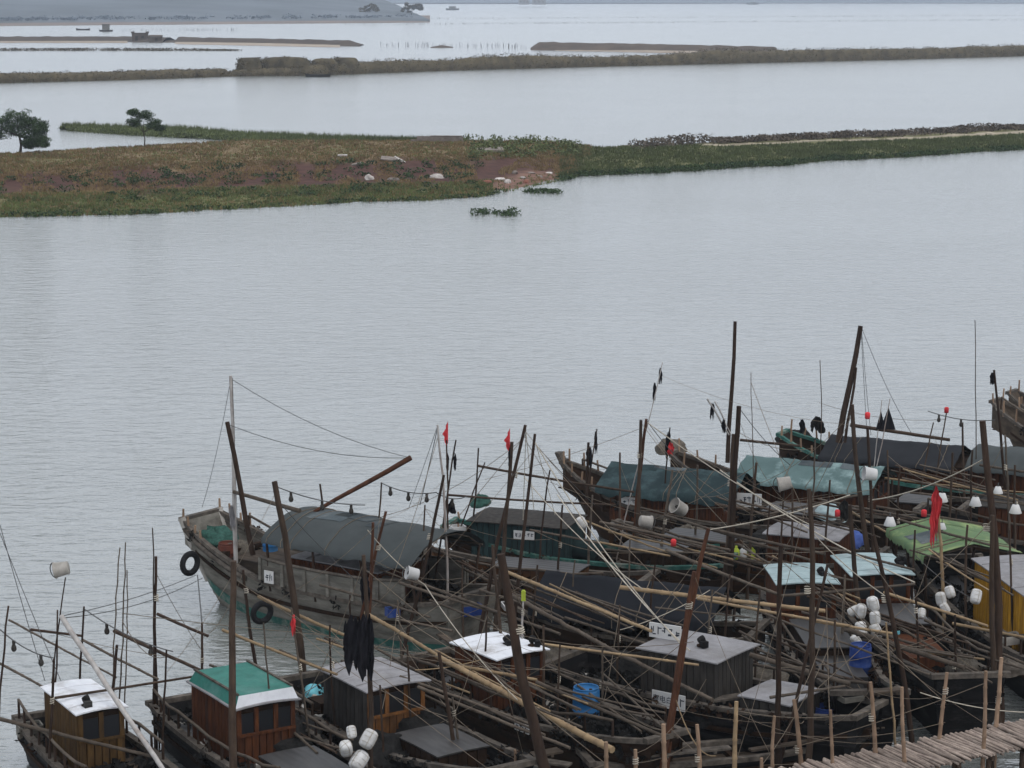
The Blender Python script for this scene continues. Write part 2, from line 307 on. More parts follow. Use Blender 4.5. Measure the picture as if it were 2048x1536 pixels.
for pxx, s_, lab in ((388, 14, 'tiny pale building far off on the headland hillside'), (1048, 16, 'tiny white building on the far shore, left of a pair'), (1078, 20, 'tiny white building on the far shore, right of a pair'), (470, 12, 'small grey-white house far off near the headland crest')):
    b = P(pxx, 11, 0) if pxx > 900 else P(pxx, 12, 0); b = b * 0.9
    t_ = empty('distant_building', lab, 'building', (b.x, b.y, 1), 0, 'tiny buildings on the far shore')
    z0 = 6
    MB().box((0, 0, z0), (s_, 10, 8)).build('wall', M['roof_pale'], t_); MB().box((0, 0, z0 + 4.4), (s_ * 1.05, 11, 0.8)).build('roof', M['concrete'], t_)
    for k in (-1, 0, 1): MB().box((k * s_ * 0.3, -5.05, z0), (s_ * 0.12, 0.2, 2)).build('window', M['glass_dark'], t_)

# mud dykes across the bay
def dyke(name, pts, m, h_px_scale=1.0, wid=6, seed=0):
    """pts: list of (px, py_bottom, height m); a bank with sloping sides"""
    mb = MB(); rows = []
    fine = []
    for (a, b) in zip(pts, pts[1:]):
        n = max(2, int(abs(b[0] - a[0]) / 14))
        for k in range(n): fine.append(tuple(a[i] + (b[i] - a[i]) * k / n for i in range(3)))
    fine.append(pts[-1])
    for px_, py_, h in fine:
        b = P(px_, py_, 0); jj = noise.noise(Vector((px_ * 0.05 + seed, 0, 0))) * 0.2 * h
        rows.append([b + Vector((0, 0, -0.3)), b + Vector((0, wid * 0.25, (h + jj) * 0.55)), b + Vector((0, wid * 0.45, h + jj)), b + Vector((0, wid * 0.75, h + jj)), b + Vector((0, wid * 1.4, -0.3))])
    mb.grid(rows); return tag(mb.build(name, m), kind='structure')
dyke('mud_dyke', [(-60, 84, 1.6), (255, 84, 1.6), (322, 85.5, 1.5)], M['dyke'], wid=30)
dyke('mud_dyke', [(322, 85.5, 0.5), (346, 86, 0.5)], M['dyke'], wid=30)
dyke('mud_dyke', [(346, 86, 1.7), (520, 89, 1.6), (690, 93, 1.6), (716, 94, 0.3)], M['dyke'], wid=30, seed=4)
dyke('mud_dyke', [(1062, 101, 0.4), (1080, 101, 2.2), (1300, 103, 1.9), (1560, 108, 1.7)], M['dyke'], wid=25, seed=9)
dyke('mud_islet', [(860, 96, 0.2), (882, 96, 0.8), (905, 96, 0.2)], M['dyke'], wid=10, seed=2)
for nm, a in (('sand_strip', [(0, 85.5), (255, 86)]), ('sand_strip', [(350, 88), (680, 95)]), ('sand_strip', [(1110, 101.5), (1500, 109)])):
    mb = MB(); n = 20; rows = [[], []]
    for k in range(n + 1):
        x = a[0][0] + (a[1][0] - a[0][0]) * k / n; y = a[0][1] + (a[1][1] - a[0][1]) * k / n
        rows[0].append(P(x, y + noise.noise(Vector((x * .03, 0, 0))) * 0.8, 0.05)); rows[1].append(P(x, y - 4, 0.0) + Vector((0, 0, 0.5)))
    mb.grid(rows); tag(mb.build(nm, M['sand']), kind='structure')
# block house on the dyke
t_ = empty('dyke_house', 'low grey house with a flat notched roof standing on the far mud dyke', 'building', P(277, 84, 0) + Vector((0, 4, 0)))
MB().box((0, 0, 1.5), (5.4, 4, 3.2)).build('wall', M['dyke'], t_); MB().box((0, 0, 3.15), (5.8, 4.4, 0.18)).build('roof', M['dyke'], t_)
for k in (-1, 1): MB().box((k * 2.6, 0, 3.45), (0.6, 4.2, 0.5)).build('parapet', M['dyke'], t_)
MB().box((-1, -2.05, 1.2), (0.9, 0.1, 1.8)).build('door', M['dark_wood'], t_); MB().box((1.2, -2.05, 1.7), (0.9, 0.1, 0.8)).build('window', M['dark_wood'], t_)
t_ = empty('dyke_shed', 'long low shed beside the notched house on the far dyke', 'shed', P(308, 85, 0) + Vector((0, 4, 0)))
MB().box((0, 0, 1.0), (4.6, 3, 2.2)).build('wall', M['dyke'], t_); MB().add([(-2.5, -1.7, 2.1), (2.5, -1.7, 2.1), (2.5, 1.7, 2.1), (-2.5, 1.7, 2.1), (-2.3, 0, 2.6), (2.3, 0, 2.6)], [(0, 1, 5, 4), (2, 3, 4, 5), (0, 4, 3), (1, 2, 5)]).build('roof', M['dyke'], t_)
MB().box((0.5, -1.53, 0.9), (0.9, 0.1, 1.5)).build('door', M['dark_wood'], t_)
# hut on a raft and distant boats
def small_boat(name, label, base, Lb, m, hut=0.0, mast=0.0, rz=0.0, group='small boats far out on the bay'):
    t = empty(name, label, 'boat', base, rz, group); mb = MB(); rows = []
    for i in range(9):
        u = i / 8 * 2 - 1; wd = 0.16 * Lb * (1 - abs(u) ** 2.5) + 0.02; x = u * Lb / 2; z = 0.09 * Lb + 0.05 * Lb * u * u
        rows.append([(x, -wd, z), (x * 0.93, -wd * 0.6, -0.1), (x * 0.93, wd * 0.6, -0.1), (x, wd, z)])
    mb.grid(rows); mb.grid([[(r_[0][0], r_[0][1] * .9, r_[0][2] * .7), (r_[3][0], r_[3][1] * .9, r_[3][2] * .7)] for r_ in rows]); mb.build('hull', m, t)
    if hut:
        MB().box((0, 0, 0.1 * Lb + hut / 2), (Lb * 0.5, Lb * 0.24, hut)).build('cabin', M['hull_grey'], t); MB().box((0, 0, 0.1 * Lb + hut + 0.06), (Lb * 0.56, Lb * 0.3, 0.12)).build('roof', M['dark_wood'], t)
    if mast: MB().tube([(0.1 * Lb, 0, 0), (0.1 * Lb, 0, mast)], 0.07, 5).build('mast', M['pole_dark'], t)
    return t
small_boat('hut_boat', 'small boxy house boat beyond the mud dyke, far left', P(212, 63, 0), 6.5, M['dark_wood'], 2.6)
small_boat('skiff', 'low dark skiff left of the boxy house boat', P(166, 60.5, 0), 7, M['dark_wood'])
small_boat('motor_boat', 'hazy boat with a cabin far out past the headland tip', P(905, 20, 0), 15, M['wall_grey'], 2.5, 7)
small_boat('motor_boat', 'faint grey boat under the far shore, upper right', P(1505, 9, 0), 22, M['wall_grey'], 2)
small_boat('skiff', 'flat blue-grey skiff lying in front of the mangrove thicket', P(636, 154, 0), 5.4, M['wall_grey'])
# stake rows for shellfish
r = random.Random(3); mb = MB()
def stake_row(x0, x1, y0, y1, n, h, wd, jit):
    for k in range(n):
        u = r.random(); b = P(x0 + (x1 - x0) * u, y0 + (y1 - y0) * u + r.uniform(-jit, jit), 0); hh = h * r.uniform(0.5, 1.1)
        mb.add([b + Vector((-wd, 0, -.3)), b + Vector((wd, 0, -.3)), b + Vector((wd + r.uniform(-.1, .1), 0, hh)), b + Vector((-wd, 0, hh))], [(0, 1, 2, 3)])
        mb.add([b + Vector((0, -wd, -.3)), b + Vector((0, wd, -.3)), b + Vector((0, wd, hh)), b + Vector((0, -wd, hh))], [(0, 1, 2, 3)])
stake_row(760, 1060, 93, 97, 110, 1.6, 0.03, 1.6)
stake_row(240, 480, 62, 62, 90, 1.4, 0.035, 0.6)
stake_row(690, 2080, 50, 40, 700, 0.9, 0.05, 0.9)
stake_row(690, 2080, 39, 31, 600, 0.9, 0.06, 0.6)
tag(mb.build('fish_stakes', M['stake']), 'rows of thin shellfish stakes far out in the bay', 'stakes', kind='stuff')

# mangrove belt
sp = []; r = random.Random(11)
BOT = [(-60, 168), (0, 166), (250, 160), (450, 153), (620, 151), (900, 141), (1200, 133), (1500, 126), (1800, 119), (2110, 110)]
TOP = [(-60, 147), (0, 147), (150, 146), (260, 143), (340, 140), (440, 139), (450, 151), (466, 139), (480, 139), (720, 124), (760, 121), (900, 120), (950, 113), (1050, 109), (1200, 114), (1330, 109), (1450, 98), (1600, 98), (1900, 96), (1960, 92), (2110, 90)]
k = -60.0
while k < 2110:
    b = P(k, interp(k, BOT), 0); ppm = FPX / b.y; hpx = interp(k, BOT) - interp(k, TOP); h = max(0.5, hpx / ppm) * r.uniform(0.86, 1.06)
    if k > 1480: h = min(h, 3.1)
    rx = r.uniform(1.4, 2.6)
    for d in (0, 4.5, 9):
        sp.append(((b.x + r.uniform(-1, 1), b.y + d + 0.8 + r.uniform(-1, 1), h * 0.48), (rx, 2.2, h * 0.55), 200, 0.27))
    sp.append(((b.x, b.y + 0.4, 0.35), (rx, 1.2, 0.6), 40, 0.3))
    k += rx * ppm * 0.75
mb = MB(); rows = []; xx = -60.0; r5 = random.Random(5)
while xx < 2112:
    b = P(xx, interp(xx, BOT), 0); ppm = FPX / b.y; h = max(0.5, (interp(xx, BOT) - interp(xx, TOP)) / ppm); h = min(h, 3.1) if xx > 1480 else h
    nz = lambda s_: noise.noise(Vector((b.x * .35, s_, 0))) * .25 + noise.noise(Vector((b.x * 1.3, s_, 4))) * .12
    h *= 0.90 + nz(9) * .45 + r5.uniform(-.03, .03)
    rows.append([b + Vector((0, nz(1) - .3, -.2)), b + Vector((0, nz(2) - .5, h * .35)), b + Vector((0, nz(3) - .3, h * .75)), b + Vector((0, .5 + nz(4), h)), b + Vector((0, 5, h * (1 + .1 * nz(5)))), b + Vector((0, 10, h * .95)), b + Vector((0, 12, -.2))]); xx += 2.2
mb.grid(rows)
for c_, rad, n, size in sp: mb.leaves((c_[0], c_[1] - .5, c_[2] * 1.1), (rad[0], rad[1] * 1.2, rad[2] * 1.08), max(8, n // 3), size * .75, r5, .7)
tag(mb.build('mangrove_belt', M['leaf_mangrove']), 'long grey-green mangrove belt crossing the bay', 'mangroves', kind='stuff')
dyke('mangrove_mud', [(x, y - 1.0, 0.35) for x, y in BOT], M['dyke'], wid=14)
for pxx, wd, top, lab in ((497, 30, 114, 'square-topped dark mangrove at the left end of the tall thicket'), (570, 62, 113, 'broad flat-topped mangrove dome, widest of the tall thicket'), (648, 32, 116, 'rounded mangrove right of the broad flat-topped dome'), (690, 34, 114, 'mangrove at the right end of the tall thicket')):
    yb = interp(pxx, BOT); b = P(pxx, yb - 0.5, 0) + Vector((0, 1.5, 0)); ppm = FPX / b.y; h = (yb - top) / ppm; W = wd / ppm
    rr = random.Random(pxx); t_ = empty('mangrove_tree', lab, 'mangrove', b, 0, 'tall mangrove thicket in the belt'); cm = MB()
    for _ in range(26):
        cm.leaves((rr.uniform(-.75, .75) * W, rr.uniform(-1.5, 2.5), rr.uniform(0.2, 0.82) * h), (W * 0.34, 2.6, h * 0.2), 70, 0.22, rr, 0)
    rows = []
    for i in range(9):
        th = i / 8 * 1.5708; zz = h * .93 * math.sin(th) ** .6; rr_ = max(.02, math.cos(th)) ** .35
        rows.append([(W * .5 * 1.7 * rr_ * math.cos(q) * (1 + .1 * noise.noise(Vector((q * 2, th * 2, pxx)))), 2.6 * rr_ * math.sin(q), zz) for q in [6.2832 * k / 20 for k in range(21)]])
    cm.grid(rows); cm.build('crown', M['leaf_mangrove'], t_)
    tm = MB()
    for _ in range(5): x = rr.uniform(-.6, .6) * W; tm.tube([(x, 0, -.3), (x * 0.9, 0.2, h * 0.5), (x * 1.1, 0.3, h * 0.75)], [0.12, 0.09, 0.04], 5)
    tm.build('trunk', M['bark'], t_)
# thin weedy islet
sp = []
for i in range(170):
    x = r.uniform(-30, 470); b = P(x, 102.3 + (x / 470) * 0.3 - 0.8, 0); ppm = FPX / b.y; e = min(1, (470 - x) / 120)
    sp.append(((b.x, b.y + r.uniform(0, 6), 0.25), (2.5, 2, 0.5 * e + 0.1), 26, 0.28))
stuff_leaves('weedy_islet', sp, M['leaf_mangrove'], 'thin weedy islet in front of the far mud dyke', 'islet', 6)

# ------------------------------------------------------------------ near island
L0 = [(-80, 438), (60, 434), (250, 431), (450, 420), (620, 411), (720, 404), (850, 402), (960, 394), (1050, 378), (1120, 362), (1160, 352), (1200, 351), (1320, 346), (1400, 342), (1480, 335), (1560, 333), (1650, 322), (1750, 318), (1850, 312), (1960, 304), (2130, 296)]
L1 = [(-80, 392), (200, 388), (400, 378), (600, 374), (800, 370), (950, 366), (1080, 350), (1160, 338), (1240, 328), (1400, 314), (1600, 303), (1800, 294), (2130, 278)]
L2 = [(-80, 338), (200, 334), (400, 326), (600, 320), (700, 316), (850, 314), (1000, 312), (1100, 312), (1200, 312), (1300, 302), (1400, 291), (1500, 286), (1600, 282), (1700, 279), (1850, 274), (2000, 266), (2130, 259)]
L3 = [(-80, 312), (30, 307), (100, 303), (200, 297), (290, 292), (400, 286), (490, 281), (600, 281), (740, 282), (880, 281), (1000, 282), (1100, 283), (1160, 290), (1220, 293), (1300, 290), (1420, 284), (1560, 278), (1700, 272), (1900, 263), (2130, 248)]
Z1 = [(-80, 0.45), (950, 0.45), (1100, 0.3), (2130, 0.3)]
Z2 = [(-80, 1.5), (600, 1.6), (900, 1.6), (1050, 1.2), (1180, 0.7), (1400, 0.6), (2130, 0.6)]
Z3 = [(-80, 1.6), (490, 1.6), (950, 1.7), (1100, 1.3), (1200, 0.6), (1400, 0.7), (2130, 0.7)]
def isl(px_, v):
    """point on the island surface: v 0 shore, 1 bank foot, 2 bank top or path, 3 back edge, 4 behind"""
    k = min(3, int(v)); f = v - k
    zz = [-0.15, interp(px_, Z1), interp(px_, Z2), interp(px_, Z3), -0.4]
    lines = [L0, L1, L2, L3]
    pts = [P(px_, interp(px_, l), max(0, z)) for l, z in zip(lines, zz)]
    pts[0].z = -0.15; pts.append(pts[3] + Vector((0, 4.0, -2.4)))
    if k == 1: fz = f ** 1.6 if px_ < 1000 else f
    else: fz = f
    a, b = pts[k], pts[k + 1]
    p = a.lerp(b, f); p.z = a.z + (b.z - a.z) * fz
    return p
mb = MB(); rows = []; cols = []
for i in range(0, 231):
    pxx = -80 + i * 9.55; r_ = []
    for j in range(0, 41):
        v = j / 10; p = isl(pxx, v)
        nz = noise.noise(Vector((p.x * 0.35, p.y * 0.12, 0))) * 0.16 + noise.noise(Vector((p.x * 1.1, p.y * 0.4, 5))) * 0.08
        if 0 < v < 3.6: p.z += nz * (1 if v > 0.3 else v * 3)
        if v <= 0.5: p.y += noise.noise(Vector((p.x * 0.25, 1, 0))) * 2.2
        r_.append(p)
        n2 = noise.noise(Vector((p.x * 0.22, p.y * 0.09, 9))) + 0.5 * noise.noise(Vector((p.x * 0.7, p.y * 0.25, 2)))
        green = Vector((0.13, 0.125, 0.055)); dry = Vector((0.18, 0.13, 0.07)); soil = Vector((0.07, 0.033, 0.025)); sand = Vector((0.34, 0.29, 0.215)); red = Vector((0.17, 0.095, 0.07))
        def sm(e0, e1, q): q = max(0, min(1, (q - e0) / (e1 - e0))); return q * q * (3 - 2 * q)
        vv = v + n2 * 0.35
        cl = green.lerp(soil, sm(0.75, 1.15, vv)).lerp(dry, sm(1.75, 2.2, vv)); cl = cl.lerp(green, 0.8 * sm(0.1, 0.5, -n2) * sm(1.9, 2.2, v))
        cl = cl.lerp(red, sm(960, 1010, pxx + n2 * 40) * (1 - sm(1110, 1160, pxx)) * (1 - sm(0.9, 1.4, vv)))
        cr_ = green.lerp(sand, sm(1360, 1420, pxx) * sm(1.78, 1.92, v + n2 * 0.12) * (1 - sm(2.05, 2.25, v + n2 * 0.25))).lerp(Vector((0.12, 0.10, 0.07)), sm(2.4, 2.7, v))
        c = cl.lerp(cr_, sm(1100, 1220, pxx + n2 * 30))
        cols.append(c)
    rows.append(r_)
mb.grid(rows); me = mb.mesh('island', MATS['dyke'])
ca = me.color_attributes.new('soil', 'FLOAT_COLOR', 'POINT')
ca.data.foreach_set('color', [x for c in cols for x in (*c, 1.0)])
im = bpy.data.materials.new('island_ground'); im.use_nodes = True; t = im.node_tree; N = t.nodes; L = t.links; b_ = N['Principled BSDF']; b_.inputs['Roughness'].default_value = 0.95; b_.inputs['Specular IOR Level'].default_value = 0.1
at_ = N.new('ShaderNodeAttribute'); at_.attribute_name = 'soil'; tc = N.new('ShaderNodeTexCoord'); n_ = N.new('ShaderNodeTexNoise'); n_.inputs['Scale'].default_value = 1.1; n_.inputs['Detail'].default_value = 8; n_.inputs['Roughness'].default_value = 0.7; L.new(tc.outputs['Object'], n_.inputs['Vector'])
mr = N.new('ShaderNodeMapRange'); mr.inputs['From Min'].default_value = 0.3; mr.inputs['From Max'].default_value = 0.7; mr.inputs['To Min'].default_value = 0.45; mr.inputs['To Max'].default_value = 1.35; L.new(n_.outputs['Fac'], mr.inputs['Value'])
hs = N.new('ShaderNodeHueSaturation'); L.new(at_.outputs['Color'], hs.inputs['Color']); L.new(mr.outputs[0], hs.inputs['Value']); L.new(hs.outputs[0], b_.inputs['Base Color'])
me.materials[0] = im; tag(obj('island', me), kind='structure')
# back strip behind the lagoon
BS0 = [(120, 256), (140, 262), (200, 266), (300, 273), (400, 277), (490, 284), (600, 286), (760, 288), (940, 288)]
BS1 = [(120, 254), (150, 251), (240, 254), (380, 257), (490, 267), (640, 274), (760, 278), (940, 284)]
mb = MB(); rows = []
for i in range(83):
    x = 120 + i * 10; a = P(x, interp(x, BS0), 0); b = P(x, interp(x, BS1), 0.4)
    rows.append([Vector((a.x, a.y, -0.2)), a.lerp(b, 0.15) + Vector((0, 0, 0.15)), a.lerp(b, 0.6) + Vector((0, 0, 0.2)), b, b + Vector((0, 2.5, -0.8))])
mb.grid(rows); tag(mb.build('island_spit', M['grass_green']), kind='structure')
# grass and shrubs
def tufts(name, fn, n, hmin, hmax, m, label, cat, seed, blades=5, spread=0.25, bw=0.045):
    r = random.Random(seed); mb = MB(); v = []; f = []
    for _ in range(n):
        p = fn(r)
        if p is None: continue
        h = r.uniform(hmin, hmax)
        for _ in range(blades):
            a = r.uniform(0, 6.283); d = Vector((math.cos(a), math.sin(a), 0)); q = Vector((-d.y, d.x, 0)) * bw
            b = p + d * r.uniform(0, spread); tip = b + d * r.uniform(0.05, 0.5) * h + Vector((0, 0, h * r.uniform(0.6, 1.1)))
            o = len(v); v += [b - q, b + q, tip]; f.append((o, o + 1, o + 2))
    mb.add(v, f); return tag(mb.build(name, m), label, cat, kind='stuff')
def f_plateau(r):
    x = r.uniform(-80, 1180); v = r.uniform(1.85, 3.05); return isl(x, v)
def f_bank(r):
    x = r.uniform(-80, 1150); v = r.uniform(0.9, 2.0)
    if noise.noise(Vector((x * 0.02, v * 1.5, 4))) < -0.05: return None
    return isl(x, v)
def f_shelf(r):
    x = r.uniform(-80, 1160); v = r.uniform(0.02, 1.05)
    if 985 < x and v < 1.1 and r.random() < 0.85: return None
    p = isl(x, v); p.z = max(p.z, 0.0); return p
def f_arm(r):
    x = r.uniform(1120, 2120); v = r.uniform(0.02, 2.9 - 1.18 * min(1, max(0, (x - 1270) / 180) + r.uniform(0, .12))); p = isl(x, v); p.z = max(p.z, 0.0); return p
def f_spit(r):
    x = r.uniform(125, 935); u = r.random(); p = P(x, interp(x, BS0), 0).lerp(P(x, interp(x, BS1), 0.4), u); return p
tufts('plateau_grass', f_plateau, 10000, 0.12, 0.32, M['grass_dry'], 'dry brownish grass on the island plateau', 'grass', 21)
tufts('plateau_weeds', f_plateau, 2600, 0.12, 0.32, M['grass_green'], 'green weeds among the dry grass on the plateau', 'weeds', 22)
tufts('bank_grass', f_bank, 9375, 0.12, 0.32, M['grass_dry'], 'brown grass hanging on the eroded red bank', 'grass', 23)
tufts('shelf_grass', f_shelf, 8750, 0.12, 0.32, M['grass_green'], 'green grass on the low shelf along the island shore', 'grass', 24)
tufts('shelf_straw', f_shelf, 2600, 0.12, 0.32, M['grass_dry'], 'yellowed straw mixed in the low shore grass', 'grass', 25)
tufts('arm_plants', f_arm, 12000, 0.2, 0.42, M['leaf_shrub'], 'dense green marsh plants on the right arm of the island', 'marsh plants', 26)
tufts('spit_grass', f_spit, 5000, 0.3, 0.8, M['leaf_shrub'], 'dark green marsh plants on the spit behind the lagoon', 'marsh plants', 27)
sp = []; r = random.Random(31)
for i in range(300):   # bushy waterline clumps
    x = r.uniform(1120, 2120); p = isl(x, r.uniform(0.0, 0.25)); sp.append(((p.x, p.y - r.uniform(0, .6), 0.18), (0.8, 0.8, 0.34), 26, 0.15))
for i in range(120):
    x = r.uniform(-60, 1000); p = isl(x, r.uniform(0.0, 0.15)); sp.append(((p.x, p.y, 0.12), (0.7, 0.6, 0.22), 20, 0.13))
stuff_leaves('shore_bushes', sp, M['leaf_dark'], 'low dark bushes growing along the island waterline', 'bushes', 32)
sp = []
for i in range(330):   # brown brush on the back of the right arm
    x = r.uniform(1270, 2120); p = isl(x, r.uniform(2.3, 3.1)); h = 0.5 + 0.5 * noise.noise(Vector((x * 0.012, 0, 2))) + (0.3 if 1300 < x < 1420 else 0); h = max(0.3, h)
    sp.append(((p.x, p.y + r.uniform(-1, 2), p.z + h * 0.5), (1.0, 1.0, h * 0.75), 34, 0.17))
stuff_leaves('arm_brush', sp, M['leaf_bare'], 'grey-brown brush along the back of the right island arm', 'brush', 33)
sp = []
for i in range(110):
    x = r.uniform(930, 1160); p = isl(x, r.uniform(1.9, 3.0)); sp.append(((p.x, p.y, p.z + 0.3), (0.7, 0.7, 0.45), 26, 0.16))
for i in range(90):
    x = r.uniform(130, 480); p = P(x, interp(x, BS0) + r.uniform(-2, 0.5), 0); sp.append(((p.x, p.y, 0.25), (1.0, 0.8, 0.4), 26, 0.16))
stuff_leaves('island_scrub', sp, M['leaf_shrub'], 'green scrub on the rise at the neck of the island', 'scrub', 34)
sp = []
for i in range(170):
    x = r.uniform(-60, 960); v = r.choice((r.uniform(0.5, 1.0), r.uniform(1.1, 1.9), r.uniform(1.2, 1.8))); p = isl(x, v); s_ = r.uniform(0.3, 0.8); sp.append(((p.x, p.y, p.z + 0.2), (s_ * 1.4, s_, s_ * 0.6), 40, 0.13))
stuff_leaves('bank_bushes', sp, M['leaf_dark'], 'dark low bushes dotted over the eroded island bank', 'bushes', 35)
tree('island_tree', 'large round dark tree on the island at the left edge', isl(40, 3.0), 4.5, [(-0.35, 0.62, 0.28, 0.22), (0.02, 0.76, 0.3, 0.2), (0.3, 0.58, 0.26, 0.22), (-0.05, 0.5, 0.32, 0.2), (0.36, 0.3, 0.2, 0.18), (0.5, 0.24, 0.13, 0.12), (-0.5, 0.42, 0.22, 0.16), (-0.65, 0.6, 0.22, 0.16), (0.22, 0.2, 0.16, 0.12), (0.48, 0.52, 0.14, 0.14)], M['leaf_dark'], 3, 5200, 0.085, 0.12, group='trees on the island')
tree('island_tree', 'smaller wind-shaped tree with a bare trunk beside the lagoon', isl(288, 2.98), 3.9, [(-0.25, 0.88, 0.14, 0.08), (0.05, 0.8, 0.24, 0.12), (-0.22, 0.62, 0.17, 0.1), (0.28, 0.6, 0.2, 0.13), (0.42, 0.48, 0.12, 0.09)], M['leaf_dark'], 8, 1900, 0.08, 0.06, group='trees on the island')
# floating water weeds
for px_, py_, W, H_, lab in ((990, 428, 1.7, 0.45, 'clump of floating water weed out in the channel'), (1085, 385, 1.2, 0.28, 'ragged floating weed patch off the rubble shore')):
    t_ = MB(); rr = random.Random(px_); b = P(px_, py_, 0)
    for _ in range(14): t_.leaves((rr.uniform(-W, W), rr.uniform(-1.6, 1.6), 0.1), (0.65, 1.1, H_ * rr.uniform(0.3, 1)), 46, 0.12, rr, 0)
    tag(t_.build('floating_weed', M['leaf_dark'], None, b), lab, 'water weed', 'floating weeds')
# rocks, slabs, wall
def rock(px_, v, sx, sy, sz, m, name, label, cat, seed, py=None):
    rr = random.Random(seed); b = isl(px_, v); mb = MB(); n, k = 9, 5; rows = []
    for i in range(k + 1):
        th = math.pi * i / k; row = []
        for j in range(n + 1):
            ph = 2 * math.pi * (j % n) / n; d = Vector((math.sin(th) * math.cos(ph), math.sin(th) * math.sin(ph), math.cos(th)))
            s_ = 1 + 0.35 * noise.noise(d * 1.7 + Vector((seed, 0, 0))); row.append((d.x * sx * s_, d.y * sy * s_, d.z * sz * s_))
        rows.append(row)
    mb.grid(rows, False); return tag(mb.build(name, m, None, b + Vector((0, 0, sz * 0.4))), label, cat, 'rubble on the island bank')
rock(738, 1.25, 0.45, 0.4, 0.35, M['rock'], 'boulder', 'pale rounded boulder at the foot of the bank, leftmost', 'rock', 1)
rock(787, 1.2, 0.6, 0.4, 0.22, M['concrete'], 'boulder', 'dull low boulder between the two pale ones', 'rock', 2)
rock(872, 1.25, 0.75, 0.4, 0.32, M['rock'], 'boulder', 'pale wedge-shaped boulder under the bank', 'rock', 3)
rr = random.Random(77)
for i, (x, v, lab) in enumerate(((1000, 1.0, 'stone block left of the red rubble shore'), (1015, .7, 'flat stone at the edge of the red rubble'), (1030, 1.2, 'grey stone above the red rubble shore'), (1045, .9, 'pale stone amid the red rubble'), (1062, 1.1, 'pale stone at the right of the red rubble'), (1080, .8, 'broken brick lump on the red shore'), (1098, 1.0, 'stone at the right end of the red shore'), (975, 0.9, 'long pale stone left of the rubble shore'), (1052, .5, 'low red lump beside the water at the neck'))):
    rock(x, v, rr.uniform(.25, .6), rr.uniform(.3, .5), rr.uniform(.12, .25), M[rr.choice(('rock', 'concrete', 'brick_red'))], 'rubble_stone', lab, 'rock', 100 + i)
def slab(px_, v, size, tilt, m, name, label, cat, dz=0.15, rz=0.0):
    b = isl(px_, v); mb = MB(); mb.box((0, 0, 0), size); mb.box((size[0] * 0.1, 0, -size[2] * 0.7), (size[0] * 0.8, size[1] * 0.9, size[2] * 0.5))
    return tag(mb.build(name, m, None, b + Vector((0, 0, dz)), (tilt[0], tilt[1], rz)), label, cat, 'rubble on the island bank')
slab(980, 2.25, (2.6, 2.0, 0.16), (R(4), R(-2), 0), M['concrete'], 'concrete_slab', 'flat concrete slab jutting from the bank top', 'slab', 0.25, 0.1)
slab(778, 1.9, (1.5, 1.2, 0.12), (R(10), R(5), 0), M['concrete'], 'concrete_slab', 'tilted concrete slab lying on the bank', 'slab', 0.2)
slab(800, 1.85, (1.2, 0.5, 0.10), (R(5), R(28), 0), M['rock'], 'concrete_slab', 'pale plank-like slab leaning at the slab pile', 'slab', 0.25)
slab(713, 1.75, (0.9, 0.7, 0.10), (R(5), R(-12), 0), M['concrete'], 'concrete_slab', 'small grey slab left of the slab pile', 'slab', 0.2)
slab(685, 2.05, (0.9, 0.5, 0.08), (R(8), 0, 0), M['rock'], 'concrete_slab', 'small pale slab high on the bank', 'slab', 0.2)
b = isl(880, 2.9); t_ = MB(); t_.box((0, 0, 0.15), (4.8, 0.3, 0.9)); t_.box((0.6, 0, 0.63), (3.2, 0.4, 0.07)); t_.box((-2.7, 0, 0.0), (0.7, 0.3, 0.5)); tag(t_.build('ruined_wall', M['concrete'], None, b, (0, 0, R(-4))), 'low weathered concrete wall on the island crest', 'wall')

# ================================================================== FISHING BOATS
BOATS = 'wooden fishing boats moored in a raft'
def text_mesh(name, body, size, m):
    cu = bpy.data.curves.new(name, 'FONT'); cu.body = body; cu.size = size; cu.align_x = 'CENTER'; cu.align_y = 'CENTER'; cu.extrude = 0.002
    o = bpy.data.objects.new(name, cu); col.objects.link(o)
    dg = bpy.context.evaluated_depsgraph_get(); me = bpy.data.meshes.new_from_object(o.evaluated_get(dg)); bpy.data.objects.remove(o); bpy.data.curves.remove(cu)
    me.materials.clear(); me.materials.append(m); return me
def smudges(n, w_, h_, seed):
    """faded, unreadable strokes of a painted registration number"""
    r = random.Random(seed); mb = MB()
    for i in range(n):
        x = (i + 0.5) / n * w_ - w_ / 2
        for _ in range(4):
            if r.random() < 0.5: mb.box((x + r.uniform(-.25, .25) * w_ / n, 0, r.uniform(-.3, .3) * h_), (w_ / n * 0.55, 0.004, h_ * 0.09))
            else: mb.box((x + r.uniform(-.25, .25) * w_ / n, 0, r.uniform(-.15, .15) * h_), (w_ / n * 0.12, 0.004, h_ * 0.45))
    return mb

